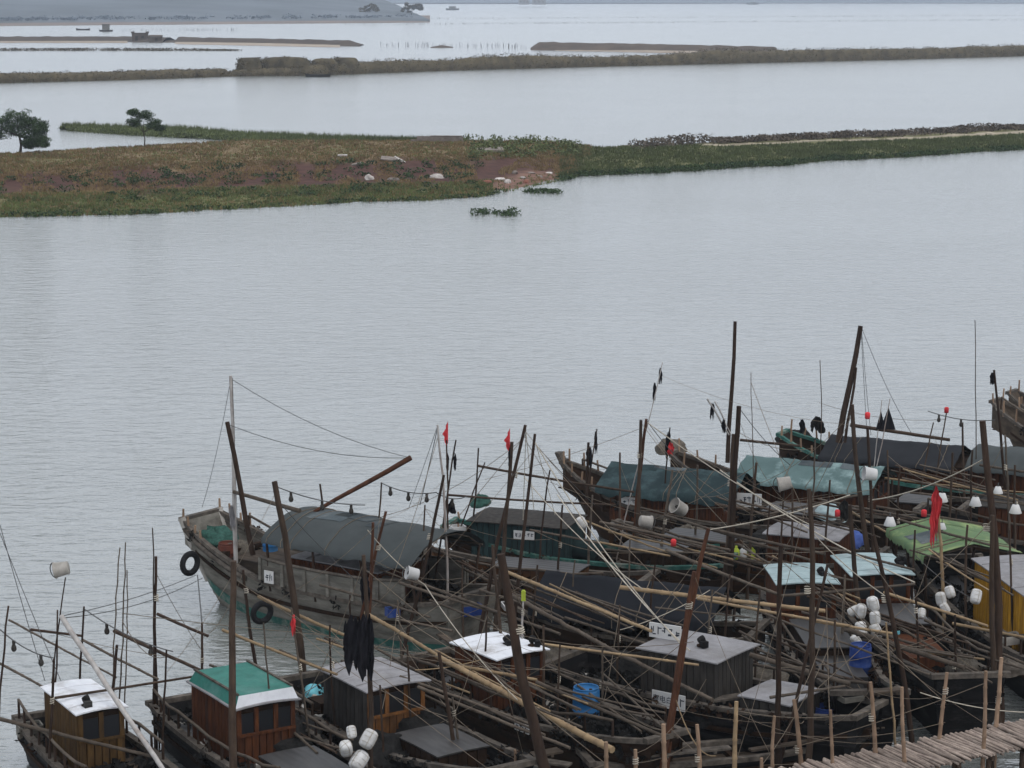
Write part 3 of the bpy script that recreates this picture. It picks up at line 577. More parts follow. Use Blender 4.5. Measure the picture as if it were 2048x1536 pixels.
class Boat:
    def __init__(s, name, label, center, dirv, Lb, B, hull='black_hull', deck='deck_grey', deckz=0.7, mid=1.0, bow=1.5, stern=1.3, blunt=0.45, rail='rail_pale', stripe=None, rake=0.9, seed=1, cat='fishing boat', keel=-0.45):
        s.L, s.B, s.deckz, s.mid, s.bow, s.stern, s.blunt, s.seed = Lb, B, deckz, mid, bow, stern, blunt, seed
        s.rng = random.Random(seed); d = Vector(dirv).normalized()
        s.t = empty(name, label, cat, (center[0], center[1], 0), math.atan2(d.y, d.x), BOATS)
        s.W = [(0, 0.76), (0.15, 0.9), (0.4, 1), (0.65, 0.96), (0.82, 0.78), (0.93, 0.78 * 0.55 + blunt * 0.45), (1, blunt)]
        ns, nk = 26, 6
        def hw(u): return B / 2 * interp(u, s.W)
        def sheer(u): return mid + (bow - mid) * max(0, (u - 0.52) / 0.48) ** 1.8 + (stern - mid) * max(0, (0.3 - u) / 0.3) ** 1.7
        s.hw, s.sheer = hw, sheer
        def pt(u, k, side, out=0.0):
            zb = keel + (0.35 if u > 0.999 else 0.35 * max(0, (u - 0.7) / 0.3) ** 2); z = zb + (sheer(u) - zb) * k
            wd = hw(u) * (0.5 + 0.5 * k ** 0.6) + out
            x = -Lb / 2 + Lb * u - rake * (1 - k) * max(0, (u - 0.6) / 0.4) ** 1.5 + 0.25 * (1 - k) * max(0, (0.2 - u) / 0.2)
            return Vector((x, side * wd, z))
        s.pt = pt
        mb = MB()
        for side in (-1, 1):
            for k in range(nk):   # lapped strakes
                r0 = [pt(i / ns, k / nk, side, 0.022) for i in range(ns + 1)]; r1 = [pt(i / ns, (k + 1) / nk, side, 0.0) for i in range(ns + 1)]
                mb.grid([r0, r1]); mb.grid([r1, [pt(i / ns, (k + 1) / nk, side, 0.022) for i in range(ns + 1)]], False)
            mb.grid([[pt(i / ns, 1, side, -0.07) for i in range(ns + 1)], [Vector((pt(i / ns, 1, side).x, side * (hw(i / ns) - 0.08), s.dz(i / ns) - 0.05)) for i in range(ns + 1)]])
        for u in (0, 1):
            a = [pt(u, k / nk, -1) for k in range(nk + 1)]; b = [pt(u, k / nk, 1) for k in range(nk + 1)]; mb.grid([a, b], False)
            mb.grid([[q + Vector((0.07 if u == 0 else -0.07, 0, 0)) for q in a], [q + Vector((0.07 if u == 0 else -0.07, 0, 0)) for q in b]], False)
        s.hull = mb.build('hull', M[hull], s.t)
        dk = MB(); dk.grid([[Vector((pt(i / ns, 1, 1).x + (0.06 if i == 0 else -0.06 if i == ns else 0), y * (hw(i / ns) - 0.07), s.dz(i / ns))) for i in range(ns + 1)] for y in (-1, -0.5, 0, 0.5, 1)])
        dk.build('deck', M[deck], s.t)
        for side in (-1, 1):
            g = MB(); pr = [pt(i / ns, 1, side) for i in range(ns + 1)]
            g.grid([[q + Vector((0, side * o, z)) for q in pr] for o, z in ((0.05, -0.06), (0.05, 0.045), (-0.10, 0.045), (-0.10, -0.06), (0.05, -0.06))], False); g.build('gunwale', M[rail], s.t)
            g = MB(); pr = [pt(i / ns, 0.72, side, 0.03) for i in range(ns + 1)]
            g.grid([[q + Vector((0, side * o, z)) for q in pr] for o, z in ((0.0, -0.05), (0.05, -0.05), (0.05, 0.04), (0.0, 0.04))], False); g.build('rubbing_strake', M['dark_wood'], s.t)
        for u in (0, 1):
            if hw(u) > 0.15:
                q = pt(u, 1, 1); MB().box((q.x, 0, q.z + 0.012), (0.16, 2 * hw(u) + 0.16, 0.11)).build('transom_cap', M[rail], s.t)
        if blunt < 0.2:   # broad stem plank
            top = pt(1, 1, 0); bot = pt(1, 0.12, 0); g = MB(); d2 = (top - bot); up = d2.normalized()
            wdt = max(0.11, hw(1) + 0.03)
            pts_ = [bot + d2 * f for f in (0, 0.35, 0.7, 1.0, 1.14)]; ww = [0.07, wdt * .75, wdt * .95, wdt, wdt * .9]
            rows_ = []
            for p_, w_ in zip(pts_, ww):
                rows_.append([p_ + Vector((0.09, -w_, 0)), p_ + Vector((0.12, 0, 0)), p_ + Vector((0.09, w_, 0)), p_ + Vector((-0.05, w_, 0)), p_ + Vector((-0.05, -w_, 0)), p_ + Vector((0.09, -w_, 0))])
            g.grid(rows_, False); g.add(rows_[-1][:5], [(0, 1, 2, 3, 4)]); g.build('stem', M['rail_pale'], s.t)
        if stripe:
            for side in (-1, 1):
                g = MB(); g.grid([[pt(i / ns, k, side, 0.035) for i in range(ns + 1)] for k in (0.24, 0.40)]); g.build('painted_stripe', M[stripe], s.t)
        for k in range(3):   # deck beams
            x = -Lb / 2 + Lb * (0.3 + 0.22 * k); u = (x + Lb / 2) / Lb; MB().box((x, 0, s.dz(u) + 0.05), (0.12, 2 * hw(u) - 0.2, 0.1)).build('deck_beam', M['dark_wood'], s.t)
    def dz(s, u): return s.deckz + 0.55 * (s.sheer(u) - s.mid)
    def bitts(s, n=4, u0=0.86, u1=0.99, h=0.3, m='post_wood', sides=(-1, 1)):
        for k in range(n):
            u = u0 + (u1 - u0) * k / max(1, n - 1)
            for side in sides:
                p = s.pt(u, 1, side); MB().tube([p + Vector((0, 0, -0.1)), p + Vector((s.rng.uniform(-.05, .05), 0, h * s.rng.uniform(.7, 1.2)))], [0.04, 0.03], 6).build('bitt', M[m], s.t)
    def rail(s, side, u0, u1, h=0.55, n=7, m='bamboo_grey', pm='pole_dark', top=True):
        q = []
        for k in range(n):
            u = u0 + (u1 - u0) * k / (n - 1); p = s.pt(u, 1, side) + Vector((0, -0.04 * side, 0)); e = p + Vector((s.rng.uniform(-.03, .03), 0, h + s.rng.uniform(-.03, .05)))
            MB().tube([p + Vector((0, 0, -0.1)), e], [0.032, 0.026], 6).build('rail_post', M[pm], s.t); q.append(e)
        if top: MB().tube(q, 0.035, 6).build('handrail', M[m], s.t)
    def cabin(s, x0, x1, hwid, top, wall='wall_russet', roof='roof_white', front='x+', base=None, over=0.1, roofbox=None, win=True, bw=0.17, y0=0.0, frontmat=None, camber=0.05):
        """board walls, windows on the front, roof sheet"""
        base = s.deckz if base is None else base; h = top - base; bd = {}
        core = MB(); core.box(((x0 + x1) / 2, y0, base + h / 2), (x1 - x0 - 0.06, 2 * hwid - 0.06, h - 0.01)); cab = core.build('cabin', M['dark_wood'], s.t)
        def boards(n, fx, length, z0, hh, m):
            wd = length / n
            for i in range(n):
                key = (m, round(hh, 3), round(wd, 3), s.rng.randrange(2))
                if key not in bd:
                    mb = MB(); a = wd * 0.5 - 0.006; c = 0.008
                    mb.add([(-a, 0, 0), (a, 0, 0), (a, 0, hh), (-a, 0, hh), (-a + c, -0.022, 0), (a - c, -0.022, 0), (a - c, -0.022, hh), (-a + c, -0.022, hh)], [(4, 5, 6, 7), (0, 4, 7, 3), (5, 1, 2, 6), (7, 6, 2, 3), (0, 1, 5, 4)])
                    bd[key] = mb.mesh('board', M[m])
                px_, py_, rz = fx(-length / 2 + wd * (i + 0.5)); obj('board', bd[key], cab, (px_, py_, z0 + s.rng.uniform(-.006, .006)), (0, 0, rz))
        lx, ly = x1 - x0, 2 * hwid; mx_ = (x0 + x1) / 2
        walls = {'y-': (lx, lambda q: (mx_ + q, y0 - hwid, 0)), 'y+': (lx, lambda q: (mx_ - q, y0 + hwid, math.pi)), 'x+': (ly, lambda q: (x1, y0 + q, math.pi / 2)), 'x-': (ly, lambda q: (x0, y0 - q, -math.pi / 2))}
        for k, (ln, fx) in walls.items():
            m = frontmat if (k == front and frontmat) else wall; n = max(3, round(ln / bw))
            if win and k == front:
                boards(n, fx, ln, base, h * 0.52, m); nw = max(2, round(ln / 0.5))
                for i in range(nw):
                    px_, py_, rz = fx(-ln / 2 + ln * (i + 0.5) / nw)
                    wv = MB().box((0, 0.0, 0), (ln / nw - 0.12, 0.012, h * 0.36)).build('window', M['glass_dark'], cab, (px_, py_, base + h * 0.73), (0, 0, rz))
                for i in range(nw + 1):
                    px_, py_, rz = fx(max(-ln / 2 + 0.05, min(ln / 2 - 0.05, -ln / 2 + ln * i / nw))); MB().box((0, -0.008, 0), (0.1, 0.045, h * 0.48)).build('window_post', M[m], cab, (px_, py_, base + h * 0.76), (0, 0, rz))
                px_, py_, rz = fx(0); MB().box((0, -0.03, 0), (ln, 0.05, 0.06)).build('window_sill', M[m], cab, (px_, py_, base + h * 0.53), (0, 0, rz))
            else: boards(n, fx, ln, base, h, m)
        rf = MB(); X0, X1, Y = x0 - over, x1 + over * 1.4, hwid + over; rows_ = []
        for i in range(7):
            yy = -Y + 2 * Y * i / 6; zz = top + camber * (1 - (yy / Y) ** 2)
            rows_.append([(X0, y0 + yy, zz + 0.02), (X0 + (X1 - X0) * .5, y0 + yy, zz + 0.035), (X1, y0 + yy, zz + 0.02)])
        rf.grid([[Vector(q) + Vector((0, 0, 0.03)) for q in r_] for r_ in rows_], False); rf.grid([[Vector(q) for q in r_] for r_ in rows_[::-1]], False)
        rim = [rows_[0][0], rows_[0][1], rows_[0][2]] + [r_[2] for r_ in rows_[1:]] + [rows_[-1][1], rows_[-1][0]] + [r_[0] for r_ in rows_[-2:0:-1]]; rim.append(rim[0])
        rf.grid([[Vector(q) for q in rim], [Vector(q) + Vector((0, 0, 0.03)) for q in rim]], False)
        ro = rf.build('roof', M[roof], s.t)
        if win and not roofbox:   # battens and sheet laps nailed over the roof
            for k in range(3):
                xx = X0 + (X1 - X0) * (0.2 + 0.3 * k) + s.rng.uniform(-.06, .06); MB().tube([(xx, y0 + yy_, top + camber * (1 - (yy_ / Y) ** 2) + 0.062) for yy_ in (-Y * .97, -Y * .5, 0, Y * .5, Y * .97)], 0.016, 4).build('roof_batten', M[roof], ro)
        if roofbox:
            bx = MB(); a0, a1, yb, h0 = x0 - 0.04, x1 + 0.08, hwid * 1.08, top + camber + 0.0
            lo = [(a0, -yb), (a1, -yb), (a1, yb), (a0, yb)]; hi = [(a0 + .14, -yb * .86), (a1 - .05, -yb * .86), (a1 - .05, yb * .86), (a0 + .14, yb * .86)]
            v = [(x, y + y0, h0) for x, y in lo] + [(x, y + y0, h0 + 0.26) for x, y in hi]
            bx.add(v, [(0, 1, 5, 4), (2, 3, 7, 6), (3, 0, 4, 7), (4, 5, 6, 7)]); bx.build('roof_box', M[roofbox], ro)
            MB().add([v[1], v[2], v[6], v[5]], [(0, 1, 2, 3)]).build('roof_box_front', M['roof_white'], ro)
            for y_ in (-yb * .86, yb * .86): MB().box(((a0 + a1) / 2, y_ + y0, h0 + 0.275), (a1 - a0 - .15, 0.05, 0.04)).build('roof_batten', M['rail_pale'], ro)
        return cab
    def canopy(s, x0, x1, hwid, eave, crown, m, kind='arch', posts=4, y0=0.0, skirt=0.12, nx=30):
        rows_ = []; ny = 18
        for i in range(nx + 1):
            u = i / nx; x = x0 + (x1 - x0) * u; sag = 0.035 * math.sin(u * math.pi * (posts - 1)) ** 2 + (0.008 * s.rng.uniform(-1, 1))
            r_ = []
            for j in range(ny + 1):
                q = j / ny * 2 - 1; a = (1 - abs(q) ** 2.2) if kind == 'arch' else (1 - abs(q))
                z = eave + (crown - eave) * a - sag + 0.025 * noise.noise(Vector((x * 1.1, q * 1.2, s.seed))) + 0.014 * noise.noise(Vector((x * 7 + q * 3, q * 2.0, s.seed)))
                r_.append(Vector((x + 0.04 * noise.noise(Vector((q * 4, s.seed, u))), y0 + q * hwid, z)))
            r_.insert(0, r_[0] + Vector((0, -0.02, -skirt * s.rng.uniform(.7, 1.2)))); r_.append(r_[-1] + Vector((0, 0.02, -skirt * s.rng.uniform(.7, 1.2))))
            rows_.append(r_)
        mb = MB(); mb.grid(rows_); mb.grid([[q + Vector((0, 0, -0.015)) for q in r_] for r_ in rows_[::-1]]); cn = mb.build('canopy', M[m], s.t)
        for i in sorted(s.rng.sample(range(2, nx - 1), 4)):   # ropes thrown over the sheet
            k2 = min(nx, max(0, i + s.rng.choice((-2, -1, 1, 2)))); n_ = len(rows_[0]) - 1
            MB().tube([rows_[i].__getitem__(j).lerp(rows_[k2][j], j / n_) + Vector((0, 0, .016)) for j in range(n_ + 1)], 0.011, 4, False).build('tie_rope', M['cord'], cn)
        for _ in range(3):   # patches and overlapping pieces
            i0 = s.rng.randrange(0, nx - 9); j0 = s.rng.randrange(2, 10); MB().grid([[q + Vector((0, 0, .012)) for q in r_[j0:j0 + s_w]] for s_w in (s.rng.randrange(4, 8),) for r_ in rows_[i0:i0 + s.rng.randrange(4, 9)]]).build('patch', M['tarp_patch'] if s.rng.random() < .6 else M[m], cn)
        for i in range(posts):
            x = x0 + 0.12 + (x1 - x0 - 0.24) * i / (posts - 1); u = min(1, max(0, (x + s.L / 2) / s.L))
            for sd in (-1, 1):
                MB().tube([(x, y0 + sd * min(hwid - .06, s.hw(u) - .05), s.dz(u) - .05), (x, y0 + sd * (hwid - .06), eave - .03)], [0.045, 0.035], 6).build('canopy_post', M['pole_dark'], s.t)
            arc = []
            for j in range(0, 13, 2):
                q = j / 12 * 2 - 1; a = (1 - abs(q) ** 2.2) if kind == 'arch' else (1 - abs(q)); arc.append((x, y0 + q * (hwid - .04), eave + (crown - eave) * a - 0.085))
            MB().tube(arc, 0.025, 5).build('canopy_rib', M['bamboo_grey'], s.t)
        for sd in (-1, 1): MB().tube([(x0 + .04, y0 + sd * (hwid - .05), eave - .05), ((x0 + x1) / 2, y0 + sd * (hwid - .04), eave - .08), (x1 - .04, y0 + sd * (hwid - .05), eave - .05)], 0.03, 6).build('eave_pole', M['bamboo_grey'], s.t)
    def sign(s, x, y, z, w_, h_, rz, words=None, extra=3, tilt=0.0, lab=None):
        pl = MB().box((0, 0, 0), (w_, 0.03, h_)).build('name_board', M['white_plastic'], s.t, (x, y, z), (tilt, 0, rz))
        tag(pl, lab or 'white board with dark painted characters')
        if words:
            n = len(words) + extra; wt = w_ * len(words) / n
            me = text_mesh('lettering', words, min(h_ * 0.72, wt / len(words) * 1.02), M['ink']); obj('lettering', me, pl, (-w_ / 2 + wt / 2 + 0.02, -0.018, 0), (R(90), 0, 0))
            tag(smudges(extra, w_ * extra / n * 0.95, h_ * 0.8, s.seed).build('faded_lettering', M['ink'], pl, (w_ / 2 - w_ * extra / n / 2, -0.0175, 0)), kind='stuff')
        else: tag(smudges(extra, w_ * 0.95, h_ * 0.85, s.seed).build('faded_lettering', M['ink'], pl, (0, -0.0175, 0)), kind='stuff')
        return pl
    def local(s, x, y, z):
        a = s.t.rotation_euler.z; return Vector((s.t.location.x + x * math.cos(a) - y * math.sin(a), s.t.location.y + x * math.sin(a) + y * math.cos(a), z))
    def mast(s, p_top, p_base, r0, r1, m='pole_dark', name='mast'):
        inv = s.inv(); a, b = inv @ Vector(p_base), inv @ Vector(p_top); k = [a.lerp(b, f) + Vector((0.02 * math.sin(f * 7), 0, 0)) for f in (0, .25, .5, .75, 1)]
        mb = MB(); mb.tube(k, [r0 + (r1 - r0) * f for f in (0, .25, .5, .75, 1)], 8); return mb.build(name, M[m], s.t)
    def inv(s): return (Matrix.Translation(s.t.location) @ Matrix.Rotation(s.t.rotation_euler.z, 4, 'Z')).inverted()
    def stay(s, a, b, sag=0.1, r=0.009, m='wire', name='stay'):
        inv = s.inv(); a, b = inv @ Vector(a), inv @ Vector(b); MB().tube([a.lerp(b, f / 8) - Vector((0, 0, sag * 4 * (f / 8) * (1 - f / 8))) for f in range(9)], r, 4, False).build(name, M[m], s.t)
def dirB(deg): return (math.cos(R(deg)), -math.sin(R(deg)))
def dirC(deg): return (-math.cos(R(deg)), math.sin(R(deg)))
def from_pt(pt, d, off):   # centre of a boat whose local x=off lies at pt
    return (pt[0] - d[0] * off, pt[1] - d[1] * off)

# --- back row, bows to the left
d = dirC(36); C1 = Boat('fishing_boat', 'large grey-hulled boat with a rounded grey canopy and tyre at its bow', from_pt((-8.75, 63.1), d, 4.8), d, 9.6, 2.9, 'hull_grey', 'deck_tan', 1.0, 1.15, 2.3, 1.5, 0.5, 'rail_pale', 'teal_paint', 1.1, 1)
C1.canopy(-4.0, 1.1, 1.55, 2.45, 3.0, 'tarp_grey', 'arch', 4)
C1.cabin(-2.4, 0.6, 0.95, 1.85, 'wall_russet', 'roof_pale', 'x+', over=0.03, camber=0.02)
for side in (1, -1):   # raised side panel amidships
    g = MB(); us = [0.13 + 0.5 * i / 12 for i in range(13)]
    lo = [C1.pt(u, 1, side) + Vector((0, side * .03, 0.03)) for u in us]; hi = [q + Vector((0, side * .03, 0.62)) for q in lo]
    g.grid([lo, hi], False); g.grid([[q + Vector((0, -side * .06, 0)) for q in hi], [q + Vector((0, -side * .06, 0)) for q in lo]], False); g.grid([hi, [q + Vector((0, -side * .06, 0)) for q in hi]], False); g.add([lo[0], hi[0], hi[0] - Vector((0, side * .06, 0)), lo[0] - Vector((0, side * .06, 0)), lo[-1], hi[-1], hi[-1] - Vector((0, side * .06, 0)), lo[-1] - Vector((0, side * .06, 0))], [(0, 1, 2, 3), (4, 7, 6, 5)])
    o = g.build('bulwark', M['hull_grey'], C1.t); MB().tube([q + Vector((0, 0, 0.02)) for q in hi], 0.045, 6).build('bulwark_rail', M['rail_pale'], o)
    for i in range(0, 13, 2): MB().box(((lo[i] + hi[i]) / 2 + Vector((0, side * .025, 0))), (0.09, 0.05, 0.6)).build('bulwark_stud', M['hull_grey'], o)
C1.sign(0.9, 1.5, 1.4, 0.32, 0.34, math.pi, None, 2, 0, 'small worn number plate on the grey bulwark')
C1.bitts(4, 0.9, 0.995, 0.34)
for sd_ in (-1, 1):
    q0, q1, q2 = (C1.pt(1, k_, sd_, 0.03) for k_ in (0.3, 0.75, 1)); MB().tube([q0, q1, q2 + Vector((0, 0, 0.06))], [0.07, 0.1, 0.11], 6).build('corner_post', M['dirty_white'], C1.t)
    MB().tube([C1.pt(u_, 0.9, sd_, 0.05) for u_ in (0.7, 0.78, 0.86, 0.93, 1.0)], 0.085, 6).build('wale', M['rail_pale'], C1.t)
C1.rail(-1, 0.62, 0.9, 0.3, 5)
MB().box((2.0, 0.1, 1.35), (1.5, 1.5, 0.3)).build('hatch', M['deck_tan'], C1.t); MB().box((2.0, 0.1, 1.52), (1.6, 1.6, 0.05)).build('hatch_cover', M['deck_tan'], C1.t)
MB().box((3.0, 0, 1.62), (0.14, 2.1, 0.14)).build('cross_beam', M['dark_wood'], C1.t)
C1.mast(at(462, 752, 60.9), at(472, 1125, 60.9), 0.06, 0.045, 'mast_pale')
C1.mast(at(455, 844, 60.4), at(506, 1110, 60.4), 0.075, 0.06, 'pole_dark', 'spar')
C1.mast(at(468, 984, 60.85), at(600, 1022, 59.5), 0.065, 0.05, 'bamboo_grey', 'boom')
C1.mast(at(823, 915, 60.5), at(628, 1024, 60.6), 0.05, 0.075, 'pole_brown', 'boom')
for a, b in (((462, 755, 60.9), (404, 1015, 62)), ((466, 760, 60.9), (822, 916, 60.5)), ((459, 850, 60.4), (810, 916, 60.5)), ((465, 756, 60.9), (476, 1085, 60.5))): C1.stay(at(*a), at(*b), 0.25)

d = dirC(20); C2 = Boat('fishing_boat', 'small boat with a dark teal cabin beside the grey-canopied boat', from_pt((-1.8, 65.3), d, 4.2), d, 8.4, 2.1, 'hull_brown', 'deck_tan', 0.7, 1.0, 1.55, 1.2, 0.5, 'teal_paint', 'teal_paint', 0.6, 2)
C2.cabin(0.4, 3.2, 0.85, 1.85, 'wall_teal', 'wall_grey', 'x+', win=False, camber=0.03)
C2.sign(1.6, 0.885, 1.6, 0.62, 0.24, math.pi, None, 5, 0, 'faded white number board on the teal cabin')
C2.bitts(3, 0.88, 0.99, 0.35); C2.rail(1, 0.0, 0.4, 0.4, 5)
tk = MB(); tk.lathe([(0.0, 0), (0.3, 0.0), (0.33, 0.05), (0.33, 0.8), (0.3, 0.86), (0, 0.88)], 14); tk.build('tank', M['wall_teal'], C2.t, (-0.4, 0.2, 1.1), (R(90), 0, R(70)))

d = dirC(24); C3 = Boat('fishing_boat', 'russet boat with a dark blue-green gabled tarpaulin and white stem', from_pt((1.63, 70.8), d, 4.6), d, 9.2, 2.6, 'hull_brown', 'deck_tan', 0.8, 1.05, 2.25, 1.4, 0.12, 'rail_pale', None, 1.3, 3)
C3.canopy(-1.4, 3.0, 1.35, 1.85, 2.4, 'tarp_teal', 'gable', 4, skirt=0.2)
C3.cabin(-1.0, 2.6, 1.1, 1.75, 'wall_russet', 'dark_wood', 'x-', over=0.02, camber=0.01)
C3.sign(1.9, 1.14, 1.45, 0.62, 0.26, math.pi, None, 4, 0, 'white number board on the russet cabin under the blue-green tarpaulin'); C3.sign(-1.7, 0.6, 1.7, 0.75, 0.42, math.pi + .15, None, 5, 0, 'large white number board hung under the gable end')
C3.bitts(4, 0.86, 0.99, 0.42); C3.rail(-1, 0.7, 0.95, 0.25, 4)
d = dirC(25); C4 = Boat('fishing_boat', 'boat with a pale turquoise tarpaulin and tall black mast', from_pt((5.16, 72.5), d, 4.8), d, 9.6, 2.7, 'hull_brown', 'deck_tan', 0.8, 1.05, 2.2, 1.4, 0.2, 'rail_pale', None, 1.0, 4)
C4.canopy(-2.2, 2.3, 1.4, 1.85, 2.35, 'tarp_cyan', 'gable', 4)
C4.cabin(-2.0, 1.8, 1.1, 1.75, 'wall_russet', 'dark_wood', 'x-', over=0.02, camber=0.01)
C4.bitts(3, 0.88, 0.99, 0.4); C4.mast(at(1471, 643, 70.2), at(1455, 925, 70.2), 0.075, 0.055, 'pole_dark')
C4.mast(at(1415, 798, 70.1), at(1458, 870, 70.1), 0.025, 0.03, 'mast_pale', 'flag_staff'); C4.mast(at(1430, 803, 70.0), at(1462, 868, 70.0), 0.02, 0.025, 'mast_pale', 'flag_staff')
d = dirC(26); C5 = Boat('fishing_boat', 'teal-bowed boat with a black tarpaulin and leaning mast', from_pt((9.1, 75.9), d, 5.6), d, 11.2, 2.8, 'hull_brown', 'deck_tan', 0.8, 1.1, 2.2, 1.4, 0.3, 'teal_paint', None, 1.2, 5)
C5.canopy(-0.6, 3.9, 1.4, 1.8, 2.3, 'tarp_black', 'gable', 4); C5.canopy(-5.0, -1.0, 1.4, 1.9, 2.35, 'tarp_grey', 'arch', 4)
C5.cabin(-4.6, 3.4, 1.1, 1.72, 'wall_russet', 'dark_wood', 'x-', over=0.02, camber=0.01)
C5.bitts(4, 0.88, 0.99, 0.4); C5.mast(at(1722, 652, 74), at(1677, 885, 74), 0.11, 0.08, 'pole_dark'); C5.stay(at(1722, 655, 74), at(1735, 880, 74), 0.1); C5.stay(at(1723, 655, 74), at(1742, 870, 74), 0.15); C5.stay(at(1724, 657, 74), at(1825, 870, 73.5), 0.2)
C5.mast(at(1713, 735, 73.9), at(1690, 885, 73.9), 0.05, 0.04, 'pole_dark', 'spar')
d = dirC(36); C7 = Boat('fishing_boat', 'tan boat with rows of short posts at the far right edge', from_pt((17.3, 81.0), d, 4.4), d, 8.8, 2.4, 'deck_tan', 'deck_tan', 0.8, 1.1, 2.4, 1.4, 0.3, 'rail_pale', None, 1.4, 6); C7.bitts(5, 0.75, 0.99, 0.45); C7.cabin(-2.8, 0.2, 0.9, 1.9, 'wall_russet', 'roof_pale', 'x-'); C7.rail(1, 0.55, 0.95, 0.5, 6)
C8 = Boat('fishing_boat', 'tan-bowed boat farthest up the right edge', from_pt((18.4, 83.4), d, 4.4), d, 8.8, 2.4, 'deck_tan', 'deck_tan', 0.8, 1.1, 2.3, 1.4, 0.3, 'rail_pale', None, 1.4, 7); C8.bitts(4, 0.8, 0.99, 0.4); C8.cabin(-2.8, 0.0, 0.9, 1.9, 'wall_russet', 'roof_pale', 'x-')
# --- middle
d = dirC(22); D1 = Boat('fishing_boat', 'low boat under a long dark navy tarpaulin in mid-raft', (3.1, 56.3), d, 6.4, 2.2, 'hull_brown', 'deck_tan', 0.6, 0.95, 1.3, 1.2, 0.4, 'rail_pale', None, 0.6, 8)
D1.canopy(-2.4, 2.4, 1.25, 1.6, 2.2, 'tarp_navy', 'gable', 4, skirt=0.35)
d = dirC(25); E1 = Boat('fishing_boat', 'open tan-decked boat cluttered with gear behind the navy tarpaulin', (6.6, 64.1), d, 8.0, 2.1, 'hull_rust', 'deck_tan', 0.7, 1.0, 1.4, 1.3, 0.4, 'rail_pale', None, 0.6, 9)
E1.cabin(-3.0, -1.0, 0.75, 1.75, 'wall_russet', 'roof_pale', 'x+'); E1.rail(1, 0.1, 0.8, 0.45, 8)
F1 = Boat('fishing_boat', 'rust-orange hulled boat tucked between the teal cabin and grey canopy boats', (0.6, 61.2), dirC(22), 6.6, 1.9, 'hull_rust', 'deck_tan', 0.75, 1.05, 1.4, 1.3, 0.45, 'rail_pale', None, 0.6, 19); F1.rail(1, 0.15, 0.85, 0.35, 6)
d = dirC(26); G1 = Boat('fishing_boat', 'dark cabin boat at the right behind the green tarpaulin', (15.8, 65.4), d, 8.0, 2.3, 'black_hull', 'deck_grey', 0.8, 1.1, 1.6, 1.4, 0.4, 'rail_pale', None, 0.7, 10)
G1.cabin(-2.4, 2.0, 0.9, 2.0, 'wall_russet', 'wall_grey', 'x-', camber=0.02); G1.rail(1, 0.05, 0.95, 0.5, 9)
# --- front row, bows to the lower right
d = dirB(60); B1 = Boat('fishing_boat', 'boat with a white-roofed ochre cabin at the left edge', from_pt((-9.13, 47.2), d, -2.0), d, 8.4, 2.1, 'black_hull', 'deck_tan', 0.65, 0.95, 1.3, 1.0, 0.45, 'rail_pale', None, 0.7, 11)
B1.cabin(-3.05, -0.95, 0.5, 1.92, 'wall_ochre', 'roof_white', 'x+', over=0.08); B1.rail(-1, 0.02, 0.6, 0.42, 9); B1.rail(1, 0.02, 0.5, 0.4, 7)
d = dirB(58); B2 = Boat('fishing_boat', 'black boat with a green box-roofed russet cabin', from_pt((-5.8, 47.8), d, -1.6), d, 9.0, 2.5, 'black_hull', 'deck_grey', 0.65, 0.95, 1.4, 1.0, 0.45, 'rail_pale', None, 0.7, 12)
B2.cabin(-2.75, -0.5, 0.68, 1.88, 'wall_russet', 'roof_pale', 'x+', roofbox='roof_green'); B2.rail(-1, 0.02, 0.75, 0.38, 12); B2.rail(1, 0.2, 0.6, 0.35, 6)
d = dirB(56); B3 = Boat('fishing_boat', 'boat with a grey roof and orange-fronted cabin behind black rags', from_pt((-3.05, 48.9), d, -1.0), d, 9.0, 2.4, 'black_hull', 'deck_grey', 0.65, 0.95, 1.4, 1.0, 0.45, 'rail_pale', None, 0.7, 13)
B3.cabin(-1.95, -0.05, 0.72, 1.9, 'wall_grey', 'roof_pale', 'x+', frontmat='wall_orange'); B3.rail(1, 0.05, 0.55, 0.35, 7); B3.rail(-1, 0.03, 0.3, 0.3, 5)
MB().box((-2.9, -0.2, 0.8), (0.6, 0.5, 0.25)).build('hatch', M['dark_wood'], B3.t)
d = dirB(53); B4 = Boat('fishing_boat', 'boat with a bright white-roofed red-brown cabin in mid-raft', from_pt((-0.3, 51.1), d, -1.4), d, 9.0, 2.3, 'hull_brown', 'deck_grey', 0.65, 0.95, 1.35, 1.0, 0.45, 'rail_pale', None, 0.7, 14)
B4.cabin(-2.2, -0.6, 0.66, 1.92, 'wall_russet', 'roof_white', 'x+'); B4.rail(-1, 0.05, 0.9, 0.4, 11); B4.rail(1, 0.4, 0.9, 0.35, 6)
B4.sign(1.0, -1.16, 0.86, 0.5, 0.2, 0, None, 3, 0, 'small worn white board on the hull side')
d = dirB(36); B5 = Boat('fishing_boat', 'black boat with a flat grey cabin and white number boards', from_pt((4.15, 50.3), d, -0.4), d, 8.0, 2.4, 'black_hull', 'deck_grey', 0.7, 1.25, 1.5, 1.3, 0.55, 'rail_pale', None, 0.6, 15)
B5.cabin(-1.3, 0.6, 0.85, 2.15, 'wall_grey', 'roof_pale', 'x+', win=False, camber=0.02)
B5.sign(-1.15, -0.1, 2.42, 0.8, 0.34, 0.1, None, 5, 0, 'white number board standing on the grey cabin roof')
B5.sign(-0.32, -1.245, 1.23, 0.86, 0.36, 0, '粤电白', 2, 0, 'white board with dark characters on the boat side'); B5.rail(1, 0.3, 0.95, 0.35, 7)
def span(a, b): d = Vector((b[0] - a[0], b[1] - a[1])); return ((a[0] + b[0]) / 2, (a[1] + b[1]) / 2), d.normalized(), d.length
